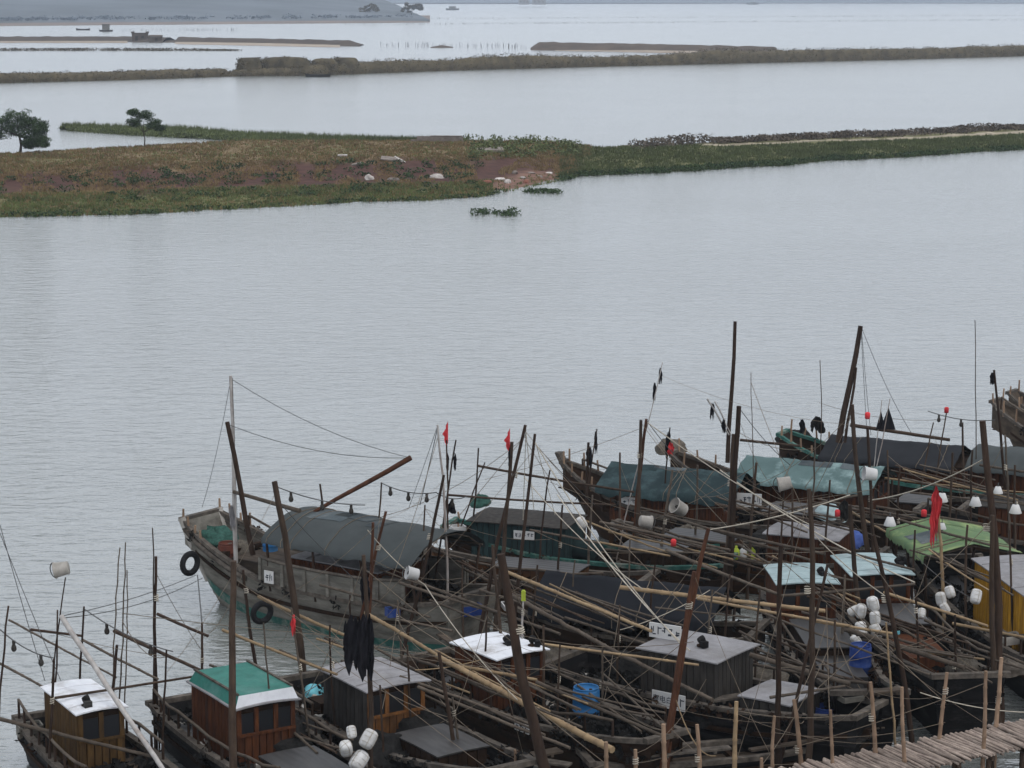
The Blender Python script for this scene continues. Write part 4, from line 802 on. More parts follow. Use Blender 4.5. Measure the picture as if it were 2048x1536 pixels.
c, d, l = span((7.3, 59.0), (7.85, 48.6)); B6 = Boat('fishing_boat', 'narrow black boat with a pale blue roof, left of its lookalike', c, d, l, 1.9, 'black_hull', 'deck_grey', 0.7, 1.1, 1.62, 1.2, 0.85, 'rail_pale', None, 0.4, 16)
B6.cabin(-4.3, -2.5, 0.72, 2.05, 'wall_russet', 'roof_cyan', 'x+'); B6.rail(-1, 0.3, 0.9, 0.4, 9)
MB().box((1.5, 0, 0.95), (2.4, 1.0, 0.5)).build('hatch', M['deck_grey'], B6.t); MB().box((4.2, 0.1, 1.22), (0.9, 1.0, 0.05)).build('foredeck_board', M['aqua'], B6.t)
c, d, l = span((9.15, 60.2), (10.25, 49.6)); B7 = Boat('fishing_boat', 'narrow black boat with a pale blue roof, beside the green tarpaulin', c, d, l, 1.95, 'black_hull', 'deck_grey', 0.7, 1.1, 1.7, 1.2, 0.85, 'rail_pale', None, 0.4, 17)
B7.cabin(-4.3, -2.3, 0.74, 2.05, 'wall_russet', 'roof_cyan', 'x+'); B7.rail(1, 0.3, 0.9, 0.4, 9); MB().box((1.0, 0, 0.95), (2.4, 1.0, 0.5)).build('hatch', M['wall_russet'], B7.t)
c, d, l = span((12.0, 62.2), (13.9, 48.8)); B8 = Boat('fishing_boat', 'yellow boat with a green tarpaulin at the right edge', c, d, l, 2.7, 'black_hull', 'deck_grey', 0.7, 1.1, 1.7, 1.3, 0.7, 'rail_pale', None, 0.5, 18)
B8.cabin(-2.4, 1.3, 1.1, 2.3, 'wall_yellow', 'roof_pale', 'x+', over=0.1, y0=0.45, base=0.6); B8.canopy(-6.7, -3.4, 1.35, 2.2, 2.5, 'tarp_green', 'gable', 3, y0=-0.35, skirt=0.18)
B8.rail(-1, 0.55, 0.95, 0.4, 7)

# deck houses, hatches and gear boxes that fill the decks
for bt, x0, x1, hw_, tp, wl in ((B6, -1.6, 0.9, 0.55, 1.35, 'dark_wood'), (B7, -1.7, 0.1, 0.6, 1.4, 'dark_wood'), (B3, 0.9, 2.6, 0.6, 1.15, 'dark_wood'), (B2, 0.5, 2.2, 0.6, 1.1, 'dark_wood'), (B5, 1.2, 2.4, 0.7, 1.45, 'wall_grey'), (E1, 0.2, 2.2, 0.55, 1.3, 'hull_rust'), (F1, -1.4, 1.0, 0.5, 1.3, 'hull_rust'), (C2, -2.9, -1.2, 0.6, 1.35, 'dark_wood'), (B8, 1.4, 3.4, 0.8, 1.35, 'dark_wood'), (C3, -3.6, -2.2, 0.7, 1.4, 'dark_wood'), (C4, -4.0, -2.8, 0.7, 1.4, 'dark_wood')):
    bt.cabin(x0, x1, hw_, tp, wl, 'deck_grey' if bt is not B5 else 'roof_pale', 'x+', win=False, over=0.05, camber=0.02, bw=0.22)
p0, p1 = P(1170, 1532, 0.5), P(1735, 1480, 0.5); c, d, l = span(p0, p1)
H1 = Boat('sampan', 'low flat black sampan lying along the walkway at the bottom', c, d, l, 1.25, 'black_hull', 'deck_tan', 0.3, 0.55, 0.75, 0.7, 0.5, 'rail_pale', None, 0.4, 21, 'sampan', -0.3)

# ================================================================== POLES, SPARS, ROPES
POLES, SPARS, ROPES = 'poles standing among the boats', 'bamboo spars laid across the boats', 'ropes strung between the boats'
def wobbly(a, b, r0, r1, m, name, label, cat, group, seed, nodes=False, bend=0.0):
    r = random.Random(seed); a, b = Vector(a), Vector(b); Ln = (b - a).length; n = max(6, int(Ln / 0.35)) if nodes else 9
    side = Vector((r.uniform(-1, 1), r.uniform(-1, 1), r.uniform(-.6, .2))); pts = []; rad = []
    for i in range(n + 1):
        f = i / n; q = a.lerp(b, f) - a + side * (bend * Ln * 4 * f * (1 - f)) + Vector((r.uniform(-1, 1), r.uniform(-1, 1), 0)) * 0.006 * Ln * (0 < i < n) * 0.5
        rr = r0 + (r1 - r0) * f
        if nodes and 0 < i < n:
            d = (b - a).normalized() * 0.035; pts += [q - d, q, q + d]; rad += [rr * 0.97, rr * 1.22, rr * 0.97]
        else: pts.append(q); rad.append(rr)
    mb = MB(); mb.tube(pts, rad, 7); return tag(mb.build(name, M[m], None, a), label, cat, group)
_n = [0]; TOPS = []
def pole(top, bot, Y, wpx, m, label, zend=-0.3, w2=None, name='wooden_pole', bend=0.02):
    """upright: top and bottom pixel at distance Y, carried down to height zend"""
    a, b = at(*top, Y), at(*bot, Y); f = (a.z - zend) / (a.z - b.z); base = a.lerp(b, f); s_ = Y / FPX * 0.84; _n[0] += 1
    TOPS.append(a); bam = m.startswith('bamboo') or m == 'post_wood'
    nm = name if name != 'wooden_pole' else ('bamboo_pole' if bam else name)
    o = wobbly(base, a, (w2 or wpx * 1.2) * s_ / 2, wpx * 0.78 * s_ / 2, m, nm, label, 'pole', POLES, _n[0], bam, bend)
    if wpx > 5.5 and _n[0] % 2 == 0:   # rope wrapped round the pole
        f = 0.62 + 0.3 * ((_n[0] * 7) % 10) / 10; q = (a - base) * f; rr_ = wpx * s_ / 2 * 1.12; dd = (a - base).normalized()
        MB().tube([q + dd * (k / 24 * 0.16 - .08) + Vector((math.cos(k * .9), math.sin(k * .9), 0)) * rr_ for k in range(25)], 0.014, 4, False).build('lashing', M['rope'], o)
    return o
def spar(a, b, za, zb, wpx, m, label, bend=0.01, w2=None):
    A, B = P(*a, za), P(*b, zb); _n[0] += 1; s_ = (A.y + B.y) / 2 / FPX
    return wobbly(A, B, wpx * s_ / 2, (w2 or wpx * 0.85) * s_ / 2, m, 'bamboo_spar' if m.startswith('bamboo') else 'wooden_spar', label, 'spar', SPARS, _n[0], m.startswith('bamboo'), bend)
def rope(a, b, label, sag=0.15, wpx=2.0, m='rope', ya=None, yb=None, za=None, zb=None, name='rope'):
    A = at(*a, ya) if ya else P(*a, za); B = at(*b, yb) if yb else P(*b, zb); pts = [A.lerp(B, f / 10) - A - Vector((0, 0, sag * 4 * (f / 10) * (1 - f / 10))) for f in range(11)]
    mb = MB(); mb.tube(pts, wpx * A.y / FPX / 2, 4, False); return tag(mb.build(name, M[m], None, A), label, 'rope', ROPES)

PD, PG, PB, BG, BB, MP = 'pole_dark', 'pole_grey', 'pole_brown', 'bamboo_grey', 'bamboo', 'mast_pale'
for a in (
 # left
 ((17, 1212), (3, 1420), 47.3, 6, PD, 'thin dark pole nearest the left edge of the picture'),
 ((115, 1220), (103, 1365), 48.6, 5, PD, 'short dark pole just left of the white-roofed cabin bucket pole'),
 ((168, 1213), (163, 1365), 49.0, 6, PD, 'dark pole behind the white-roofed ochre cabin'),
 ((240, 1095), (231, 1375), 48.8, 4, BG, 'thin bamboo, left one of three bundled canes right of the white roof'),
 ((251, 1085), (238, 1375), 48.9, 4, BG, 'thin bamboo, tallest of three bundled canes right of the white roof'),
 ((254, 1140), (245, 1370), 49.0, 3.5, BG, 'thin bamboo, shortest of three bundled canes right of the white roof'),
 ((234, 1290), (228, 1385), 48.6, 9, PD, 'stout short dark post at the foot of the three bundled canes'),
 ((312, 1113), (313, 1390), 49.6, 9, PD, 'tall dark post standing in open water left of the green roof'),
 ((305, 1056), (309, 1180), 49.65, 4, PD, 'thin stick lashed to the top of the tall dark post'),
 ((404, 1245), (404, 1320), 52.5, 7, PD, 'short dark stake in the water below the hanging tyre'),
 ((333, 1300), (327, 1450), 47.0, 6, PD, 'dark upright between the white-roofed and green-roofed boats'),
 ((108, 1318), (98, 1536), 46.0, 8, PD, 'dark upright crossing the ochre cabin side'),
 ((467, 1122), (472, 1536), 44.6, 19, PG, 'thick grey-brown post standing in front of the green roof'),
 ((486, 1140), (512, 1310), 53.0, 9, PD, 'slim dark pole behind the thick post, leaning right'),
 ((549, 963), (601, 1353), 52.6, 18, PG, 'thick dark pole leaning before the grey canopy'),
 ((583, 1216), (615, 1430), 47.6, 6, BG, 'thin pole with a small red rag before the leaning pole'),
 ((527, 1246), (538, 1410), 47.0, 5, BG, 'thin cane rising over the green box roof'),
 ((772, 1023), (745, 1150), 55.0, 9, PB, 'short orange-brown pole at the rear of the grey canopy'),
 ((746, 1045), (735, 1260), 54.8, 9, PB, 'orange-brown pole paired beside the rear of the grey canopy'),
 ((727, 1110), (734, 1560), 45.0, 13, PG, 'tall pole wrapped in black rags near the picture centre-left'),
 ((763, 965), (762, 1030), 60.0, 5, PD, 'short post carrying the light string over the grey canopy'),
 ((640, 968), (643, 1010), 60.9, 6, PD, 'stubby post behind the top of the grey canopy'),
 # centre
 ((875, 850), (886, 1112), 58.0, 6.5, MP, 'slim pale white mast right of the grey canopy'),
 ((893, 880), (892, 1025), 59.0, 5, PD, 'dark flag pole with red pennant right of the pale mast'),
 ((912, 880), (895, 1000), 59.5, 5, PD, 'thin dark crooked pole right of the first red pennant'),
 ((888, 950), (850, 1110), 57.0, 9, PD, 'dark pole leaning left across the pale mast'),
 ((1024, 884), (1003, 1110), 56.0, 11, PG, 'grey pole under the second red pennant'),
 ((1051, 850), (1018, 1010), 56.6, 10, PD, 'tall pole with a tied knob right of the second red pennant'),
 ((1070, 868), (1042, 1110), 56.3, 9, PD, 'dark tall pole right of the knobbed pole'),
 ((957, 896), (951, 980), 64.6, 5, PD, 'thin dark stick rising from the teal cabin boat'),
 ((970, 925), (950, 985), 64.6, 4, PD, 'short slanted stick at the bow of the teal cabin boat'),
 ((1002, 1108), (1098, 1536), 44.6, 27, PD, 'thickest dark log pole leaning right in the foreground'),
 ((985, 1090), (1003, 1300), 52.0, 9, PG, 'grey upright behind the thickest leaning log'),
 ((1047, 1185), (1043, 1300), 51.6, 6, MP, 'short white stick with a lime tip beside the white roof'),
 ((878, 1305), (893, 1400), 46.5, 11, PD, 'stubby dark post where pale spars meet left of centre'),
 ((1137, 1390), (1134, 1470), 48.4, 8, PD, 'short dark post beside the light blue barrel'),
 ((1087, 1250), (1085, 1400), 49.6, 7, PG, 'thin grey upright right of the white-roofed red-brown cabin'),
 ((1282, 840), (1272, 1065), 64.0, 10, PG, 'forked grey pole, left prong, at the blue-green tarpaulin'),
 ((1293, 838), (1278, 1000), 64.1, 9, PB, 'forked brown pole, right prong, at the blue-green tarpaulin'),
 ((1345, 940), (1322, 1100), 63.0, 7, BG, 'thin cane in front of the blue-green tarpaulin gable'),
 ((1478, 812), (1462, 1130), 61.0, 15, PD, 'tall dark post in front of the turquoise tarpaulin'),
 ((1467, 868), (1455, 1060), 61.2, 12, PG, 'shorter post doubled against the tall dark post'),
 ((1417, 1057), (1352, 1450), 46.6, 13, PB, 'long red-brown pole leaning left, upper of a pair'),
 ((1389, 1143), (1334, 1490), 46.4, 14, PB, 'long red-brown pole leaning left, lower of a pair'),
 ((1513, 925), (1500, 1130), 62.6, 8, PG, 'grey upright crossing the turquoise tarpaulin'),
 ((1618, 978), (1612, 1510), 47.0, 15, PG, 'long straight grey post left of the pale blue roofs'),
 ((1562, 1090), (1558, 1470), 47.2, 14, PD, 'long straight dark post beside the grey one left of the pale blue roofs'),
 ((1655, 1130), (1590, 1400), 47.5, 9, PD, 'slanted dark pole crossing the two long straight posts'),
 # right
 ((1704, 809), (1724, 960), 61.0, 13, PG, 'tall weathered pole over the black tarpaulin front'),
 ((1735, 855), (1742, 1010), 62.0, 9, PD, 'dark pole topped with a red can'),
 ((1700, 1010), (1725, 1250), 56.0, 13, PG, 'grey pole leaning right through the pale blue roofs'),
 ((1747, 1070), (1803, 1390), 48.4, 13, PD, 'long dark pole leaning right past the foam floats'),
 ((1772, 1245), (1783, 1390), 48.0, 6, BB, 'pale cane leaning beside the navy barrel'),
 ((1873, 1000), (1880, 1200), 56.5, 9, BB, 'tan pole wearing the long red cloth'),
 ((1935, 1050), (1937, 1190), 56.2, 7, PG, 'grey pole right of the red cloth pole'),
 ((1965, 842), (1990, 1345), 50.4, 20, PD, 'thickest dark post at the right side, left of a pair'),
 ((1985, 1030), (1998, 1345), 50.2, 14, PG, 'dark post paired at the right of the thickest post'),
 ((1988, 740), (2004, 920), 68.5, 7, PD, 'thin dark mast near the right edge with rags at its top'),
 ((1867, 845), (1858, 900), 71.0, 4, PG, 'light pole, left support of the far light string'),
 ((1893, 825), (1884, 885), 71.2, 4, PG, 'light pole with a red cap under the far light string'),
 ((1925, 845), (1926, 885), 71.4, 6, PG, 'stub post with a crown top behind the grey rear canopy'),
 ((1640, 720), (1637, 850), 75.0, 2.5, PG, 'hair-thin aerial above the teal bow'),
 ((1950, 640), (1952, 880), 72.0, 2.5, PG, 'hair-thin tall aerial near the right edge'),
 ((1502, 745), (1507, 950), 69.0, 2.2, PG, 'hair-thin aerial right of the tall black mast'),
 ((1325, 725), (1296, 850), 64.2, 3, MP, 'white flag stick slanting up from the forked pole'),
 ((1194, 858), (1185, 940), 69.5, 4, PD, 'thin black-flag staff at the white-stem bow'),
 ((1177, 885), (1178, 960), 69.0, 8, PD, 'rag-wrapped dark post at the white-stem bow'),
 ((1340, 855), (1332, 930), 68.5, 4, PD, 'staff of the black and red rags above the blue-green tarpaulin'),
 ((1240, 905), (1238, 1000), 66.5, 6, PG, 'short rag-topped post through the blue-green tarpaulin'),
 ((1780, 797), (1763, 870), 72.5, 2.5, MP, 'thin staff of the right black triangular flag'),
 ((1764, 800), (1756, 875), 72.6, 2.5, MP, 'thin staff of the left black triangular flag'),
): pole(*a)
for i, (xt, yt, xb, yb, Y, wp, what) in enumerate((
 (660, 1250, 672, 1420, 48.5, 6, 'between the green and grey roofs'), (815, 1290, 822, 1400, 48.2, 6, 'right of the orange cabin front'), (905, 1395, 915, 1500, 46.6, 7, 'left of the log pole foot'), (1185, 990, 1178, 1100, 62.5, 6, 'below the white-stem bow'),
 (1125, 1010, 1120, 1100, 60.5, 6, 'right of the teal cabin'), (1260, 1080, 1252, 1190, 57.0, 5, 'left of the navy tarpaulin end'), (1585, 975, 1580, 1090, 61.5, 6, 'right of the hung bucket shade'), (1660, 960, 1655, 1080, 61.0, 6, 'left of the weathered tall pole'),
 (1800, 935, 1796, 1050, 62.8, 6, 'under the black tarpaulin end'), (1905, 905, 1900, 1020, 62.6, 7, 'left of the red cloth'), (2030, 930, 2034, 1070, 62.0, 7, 'against the right picture edge'), (1690, 1150, 1684, 1290, 54.0, 7, 'beside the foam float cluster'),
 (1830, 1180, 1836, 1330, 51.5, 7, 'between the black bows at right'), (1520, 1180, 1514, 1330, 51.5, 6, 'right of the grey cabin'), (1205, 1290, 1200, 1420, 49.0, 6, 'left of the grey cabin'), (1460, 1150, 1452, 1290, 53.5, 6, 'behind the grey cabin roof'),
 (2020, 1060, 2026, 1260, 55.0, 6, 'in front of the yellow cabin'), (700, 1190, 706, 1290, 55.4, 6, 'before the grey bulwark'), (1075, 1130, 1070, 1230, 55.0, 6, 'at the left end of the navy tarpaulin'), (925, 1130, 930, 1250, 56.0, 6, 'in front of the rust-orange hull'))):
    pole((xt, yt), (xb, yb), Y, wp, rng.choice((PD, PG, BG)), 'slim upright cane ' + what)
for a in (
 # left spars
 ((18, 1240), (232, 1355), 2.2, 1.9, 5, BG, 'thin spar running from the leftmost pole to the white roof'),
 ((61, 1259), (165, 1272), 2.3, 2.2, 6, PD, 'short dark level bar above the white-roofed cabin'),
 ((166, 1280), (316, 1358), 2.1, 1.8, 6, BG, 'grey spar running right past the bundled canes'),
 ((0, 1327), (90, 1376), 1.9, 1.8, 6, BG, 'spar ending at the left corner of the white roof'),
 ((228, 1262), (440, 1358), 2.3, 2.0, 8, PG, 'dark spar from the bundled canes to the green roof eave'),
 ((315, 1228), (416, 1272), 2.6, 2.4, 7, PD, 'dark arm reaching from the tall dark post toward the stake'),
 ((445, 1260), (674, 1349), 2.6, 2.1, 7, BB, 'yellow bamboo passing above the green box roof'),
 ((123, 1233), (330, 1545), 3.4, 1.2, 12, MP, 'thick pale spar slanting across the white-roofed boat', 0.004),
 ((0, 1438), (308, 1514), 1.6, 1.35, 9, BG, 'grey spar crossing low in front of the ochre cabin'),
 ((110, 1396), (395, 1352), 2.1, 2.0, 6, PG, 'grey crossbar lying over the white roof toward the green one'),
 ((517, 1193), (700, 1275), 2.4, 2.0, 8, BB, 'pale bamboo in front of the grey boat side'),
 ((731, 1226), (878, 1312), 2.6, 2.2, 9, BB, 'yellowish bamboo above the grey-roofed cabin'),
 ((570, 1066), (745, 1094), 2.0, 1.95, 6, MP, 'white pole along the near eave of the grey canopy'),
 ((420, 1330), (545, 1380), 1.7, 1.6, 6, BG, 'short grey cane along the green roof eave'),
 # centre spars
 ((873, 1311), (1225, 1500), 2.3, 1.3, 12, BB, 'heavy pale bamboo pole bending down at bottom centre', 0.03, 15),
 ((898, 1329), (1074, 1360), 2.0, 1.9, 8, BB, 'pale bamboo lying below the white-roofed red-brown cabin'),
 ((1073, 1364), (1330, 1474), 1.9, 1.4, 9, BG, 'grey spar crossing in front of the light blue barrel'),
 ((836, 1374), (1140, 1496), 1.9, 1.3, 8, BG, 'grey bamboo, lower of two, in the bottom centre'),
 ((800, 1353), (1065, 1450), 2.0, 1.5, 7, BG, 'grey bamboo, upper of two, in the bottom centre'),
 ((1085, 1288), (1397, 1330), 2.3, 2.3, 6, BB, 'tan bamboo in front of the flat grey cabin'),
 ((1014, 1144), (1302, 1262), 2.5, 2.4, 8, BB, 'tan bamboo descending to the number board roof', 0.012),
 ((1023, 1190), (1425, 1400), 2.4, 1.7, 10, BG, 'long grey bamboo sweeping down past the grey cabin', 0.02),
 ((800, 1166), (1016, 1232), 2.3, 2.2, 7, BG, 'grey spar left of the thick log, upper'),
 ((830, 1163), (1120, 1268), 2.4, 2.2, 7, BG, 'grey spar passing behind the log to the white roof'),
 ((905, 1262), (800, 1240), 1.9, 2.0, 6, BG, 'short grey spar left of the white roof'),
 ((957, 932), (1268, 984), 3.1, 2.8, 5.5, PG, 'dark boom reaching right from the teal cabin boat'),
 ((897, 990), (1232, 1010), 2.6, 2.4, 5, PG, 'thin bar passing over the teal cabin roof'),
 ((1060, 1060), (1330, 1110), 2.0, 1.9, 5, BG, 'thin cane in front of the rust-orange hull'),
 ((840, 1080), (945, 1140), 1.9, 1.8, 6, PG, 'dark bar under the rear of the grey canopy'),
 # right spars
 ((1241, 1175), (1650, 1222), 2.4, 2.4, 10, BB, 'long pale bamboo with a blunt left end in mid-raft', 0.006),
 ((1395, 1197), (1700, 1252), 2.4, 2.3, 7, BB, 'pale bamboo branching below the long blunt one'),
 ((1333, 1100), (1560, 1190), 2.4, 2.1, 8, BG, 'grey spar crossing the navy tarpaulin to the right'),
 ((1557, 1192), (1830, 1168), 2.2, 2.4, 7, BG, 'grey spar in front of the two pale blue roofs'),
 ((1768, 1185), (1975, 1252), 2.4, 2.2, 7, BB, 'tan spar above the foam floats at right'),
 ((1905, 1247), (2056, 1276), 2.3, 2.2, 7, BB, 'tan spar running off the right picture edge'),
 ((1622, 1241), (1790, 1268), 2.2, 2.1, 7, BB, 'yellow bamboo under the foam float cluster'),
 ((1690, 1258), (1928, 1335), 2.2, 1.9, 12, BG, 'thick grey spar below the foam floats'),
 ((1500, 1310), (1700, 1368), 2.1, 1.8, 12, BG, 'thick grey spar from the grey cabin to the foredeck board'),
 ((1753, 1013), (1965, 1048), 2.6, 2.5, 5, BG, 'thin cane above the green tarpaulin'),
 ((1420, 1057), (1650, 1108), 2.6, 2.4, 7, BG, 'bundled cane, upper, crossing behind the pale blue roofs'),
 ((1330, 1031), (1620, 1120), 2.6, 2.3, 6, BG, 'bundled cane, lower, crossing behind the pale blue roofs'),
 ((1200, 1044), (1460, 1100), 2.3, 2.2, 6, BG, 'cane passing below the russet cabin of the blue-green tarpaulin'),
 ((1200, 1085), (1340, 1112), 2.1, 2.0, 5, BB, 'orange-tan cane above the navy tarpaulin'),
 ((1700, 850), (1900, 880), 3.0, 2.6, 8, PG, 'boom resting over the black tarpaulin'),
 ((1480, 880), (1600, 892), 3.0, 2.9, 6, PG, 'dark crossarm right of the tall black mast'),
 ((1640, 1090), (1830, 1140), 2.3, 2.2, 6, BG, 'grey cane lying over the right pale blue roof'),
 ((1960, 930), (2056, 945), 2.5, 2.5, 6, BG, 'cane at the right edge behind the lamp shades'),
 ((1820, 985), (2056, 1010), 2.5, 2.4, 5, BG, 'thin cane carrying the white lamp shades'),
 ((1800, 1040), (1980, 1090), 2.6, 2.5, 6, BG, 'grey cane along the green tarpaulin'),
 ((1850, 1240), (2056, 1330), 2.0, 1.8, 7, BG, 'grey cane before the yellow hull'),
 ((1430, 1185), (1560, 1240), 2.2, 2.0, 6, BG, 'short grey cane behind the roof number board'),
 ((1130, 1235), (1330, 1300), 2.0, 1.9, 6, BG, 'grey cane left of the grey cabin roof'),
 ((960, 1180), (1100, 1225), 2.2, 2.1, 6, BG, 'grey cane left of the navy tarpaulin end'),
 ((640, 1170), (860, 1235), 2.1, 1.9, 6, BG, 'cane along the bulwark of the grey boat'),
 ((1530, 1030), (1720, 990), 2.7, 2.9, 5, BG, 'thin cane rising right toward the white bucket shade'),
 ((1540, 1395), (1690, 1372), 1.75, 1.8, 7, BG, 'pale plank-like cane on the black bow'),
): spar(*a)
i = 0
for a, b, za, zb, wp, m, lab in (
 ((1560, 1010), (1760, 1075), 2.4, 2.2, 4, BG, 'slender cane left of the blue sheet'), ((1380, 1080), (1600, 1150), 2.0, 1.9, 4, BG, 'slender cane over the tan cluttered deck'), ((1240, 1120), (1420, 1160), 2.1, 2.0, 4, BG, 'slender cane on the navy tarpaulin ridge'),
 ((1820, 1100), (2000, 1160), 2.5, 2.4, 4, BG, 'slender cane crossing the yellow cabin roof'), ((1480, 1250), (1640, 1300), 1.9, 1.8, 5, BG, 'slender cane right of the roof number board'), ((1100, 1330), (1260, 1385), 1.9, 1.8, 5, BG, 'slender cane above the light blue barrel'),
 ((860, 1200), (1000, 1255), 2.1, 2.0, 5, BG, 'slender cane left of the lime-tipped stick'), ((760, 1140), (900, 1190), 2.0, 2.0, 4, BG, 'slender cane below the hanging white bucket'), ((1700, 1290), (1860, 1350), 1.8, 1.7, 5, BG, 'slender cane above the navy barrel'),
 ((1900, 1290), (2056, 1340), 1.9, 1.9, 5, BG, 'slender cane at the right above the black bow'), ((930, 1400), (1090, 1470), 1.7, 1.5, 6, BG, 'slender cane at the foot of the log pole'), ((560, 1300), (700, 1360), 1.8, 1.7, 5, BG, 'slender cane between green and grey roofs'),
 ((1260, 1010), (1440, 1050), 2.2, 2.1, 4, BG, 'slender cane before the gable number board'), ((1840, 930), (1990, 960), 2.4, 2.4, 4, BG, 'slender cane below the grey rear canopy'), ((1560, 1240), (1700, 1290), 2.0, 1.9, 5, BG, 'slender cane left of the foam float cluster'), ((1310, 1215), (1500, 1235), 2.1, 2.0, 4, BG, 'slender cane just above the roof number board')):
    spar(a, b, za, zb, wp, m, lab)
for i, (xt, yt, xb, yb, Y, wp, what) in enumerate(((1150, 1120, 1146, 1240, 56.5, 5, 'at the middle of the navy tarpaulin'), (1310, 1130, 1304, 1250, 55, 6, 'right of the navy tarpaulin middle'), (1425, 1180, 1418, 1300, 53, 6, 'behind the roof number board'), (1540, 1010, 1534, 1120, 61, 5, 'below the turquoise tarpaulin eave'), (1630, 880, 1624, 990, 66, 5, 'between turquoise and black tarpaulins'), (1830, 1060, 1828, 1180, 57.5, 6, 'at the left corner of the green tarpaulin'), (1910, 1230, 1908, 1380, 50.5, 7, 'rising from the rightmost black bow'), (1670, 1240, 1664, 1380, 50, 7, 'left of the dark blue barrel'), (1240, 1210, 1236, 1340, 51.5, 6, 'left of the roof number board'), (975, 1220, 972, 1340, 50.5, 6, 'at the left wall of the white-roofed red-brown cabin'), (795, 1200, 800, 1320, 52, 6, 'above the grey-roofed cabin'), (850, 1010, 846, 1110, 58.4, 5, 'under the rear arch of the grey canopy'), (1100, 940, 1090, 1050, 61.8, 5, 'beside the round teal tank'), (1395, 930, 1388, 1040, 64.6, 6, 'at the gable of the blue-green tarpaulin'), (2010, 870, 2012, 990, 64, 6, 'right of the thin rag mast'), (1775, 900, 1772, 1000, 65.5, 5, 'in front of the black tarpaulin eave'), (1945, 900, 1946, 1010, 64.2, 6, 'below the grey rear canopy'), (760, 1370, 766, 1500, 46.2, 6, 'right of the hanging foam floats'), (1120, 1290, 1116, 1420, 48.6, 6, 'left of the light blue barrel'))):
    pole((xt, yt), (xb, yb), Y, wp, rng.choice((PD, PD, PG, BG)), 'narrow upright stick ' + what)
# upright canes' ropes
for a in (
 ((0, 1050), (90, 1362), 'thin stay at the far left, left of two', 0.05, 1.6, 'wire', 48, 47.5),
 ((0, 1066), (122, 1362), 'thin stay at the far left, right of two', 0.05, 1.6, 'wire', 48, 47.4),
 ((123, 1232), (392, 1150), 'upper mooring line to the tyre bow', 0.1, 2, 'wire', 48.5, 61),
 ((125, 1236), (405, 1156), 'lower mooring line to the tyre bow', 0.2, 2, 'wire', 48.5, 61),
 ((395, 1150), (404, 1246), 'line hanging from the tyre to the stake', 0.0, 2.5, 'wire', 58, 52.6),
 ((1049, 955), (1285, 1178), 'pale line running down over the navy tarpaulin, upper', 0.2, 2.6, 'rope', 60, 54),
 ((1070, 885), (1372, 1300), 'long pale line down to the grey cabin, left', 0.3, 3, 'rope', 56.3, 49),
 ((1115, 990), (1380, 1302), 'long pale line down to the grey cabin, right', 0.2, 3, 'rope', 58, 49),
 ((1072, 890), (1190, 1010), 'dark stay from the tall pole toward the white-stem bow', 0.05, 2, 'wire', 56.3, 64),
 ((1072, 888), (1110, 1030), 'thin stay fanning from the dark tall pole', 0.0, 1.5, 'rope', 56.3, 58),
 ((1052, 858), (1046, 1040), 'thin stay hanging from the knobbed pole', 0.0, 1.5, 'rope', 56.6, 57),
 ((1051, 856), (1068, 1020), 'second thin stay hanging from the knobbed pole', 0.0, 1.5, 'rope', 56.6, 57),
 ((874, 855), (818, 1015), 'left stay of the slim pale mast', 0.02, 1.6, 'wire', 58, 59),
 ((875, 856), (840, 1010), 'right stay of the slim pale mast', 0.02, 1.6, 'wire', 58, 58.5),
 ((1295, 845), (1640, 1060), 'grey line descending from the forked pole over the turquoise tarpaulin', 0.15, 2.4, 'rope', 64, 57),
 ((1294, 842), (1400, 960), 'dark stay from the forked pole to the tarpaulin gable', 0.1, 1.8, 'wire', 64, 66),
 ((1480, 818), (1580, 930), 'dark stay from the tall dark post rightward', 0.1, 1.8, 'wire', 61, 66),
 ((1440, 940), (1830, 1165), 'long line from the turquoise tarpaulin to the grey spar', 0.2, 3, 'rope', 62, 56),
 ((1415, 1060), (1700, 990), 'rising line behind the pale blue roofs', 0.1, 3, 'rope', 58, 60),
 ((1745, 1000), (1965, 920), 'line rising right to the thickest right post', 0.15, 2.6, 'rope', 60, 50.5),
 ((1768, 1190), (1620, 1060), 'line from the long grey post toward the tan spar', 0.1, 2.6, 'rope', 53, 55),
 ((1950, 1200), (1830, 1110), 'line from the right foam float up to the roof', 0.1, 2, 'wire', 54, 57),
 ((1352, 1400), (1432, 1512), 'yellow rope looped down from the red-brown poles', 0.35, 3, 'bamboo', 46.5, 45.2),
 ((735, 1060), (850, 1170), 'pale line from the canopy rear to the hanging bucket', 0.1, 2.4, 'rope', 55, 54),
 ((850, 1170), (1035, 1400), 'yellowish line from the hanging bucket down to the log', 0.15, 2.6, 'rope', 54, 46),
 ((555, 1000), (735, 1180), 'dark line crossing the grey canopy', 0.1, 1.6, 'wire', 53, 55),
 ((1240, 1260), (1420, 1180), 'thin line crossing under the long blunt bamboo', 0.1, 2, 'rope', 52, 54),
 ((1840, 1385), (2060, 1425), 'line along the black bow at lower right', 0.1, 2.2, 'rope', 48.4, 48.6),
 ((830, 1340), (960, 1320), 'yellow line in front of the red-brown cabin', 0.05, 2.2, 'bamboo', 48.5, 49.3),
): rope(a[0], a[1], a[2], a[3], a[4], a[5], a[6], a[7])
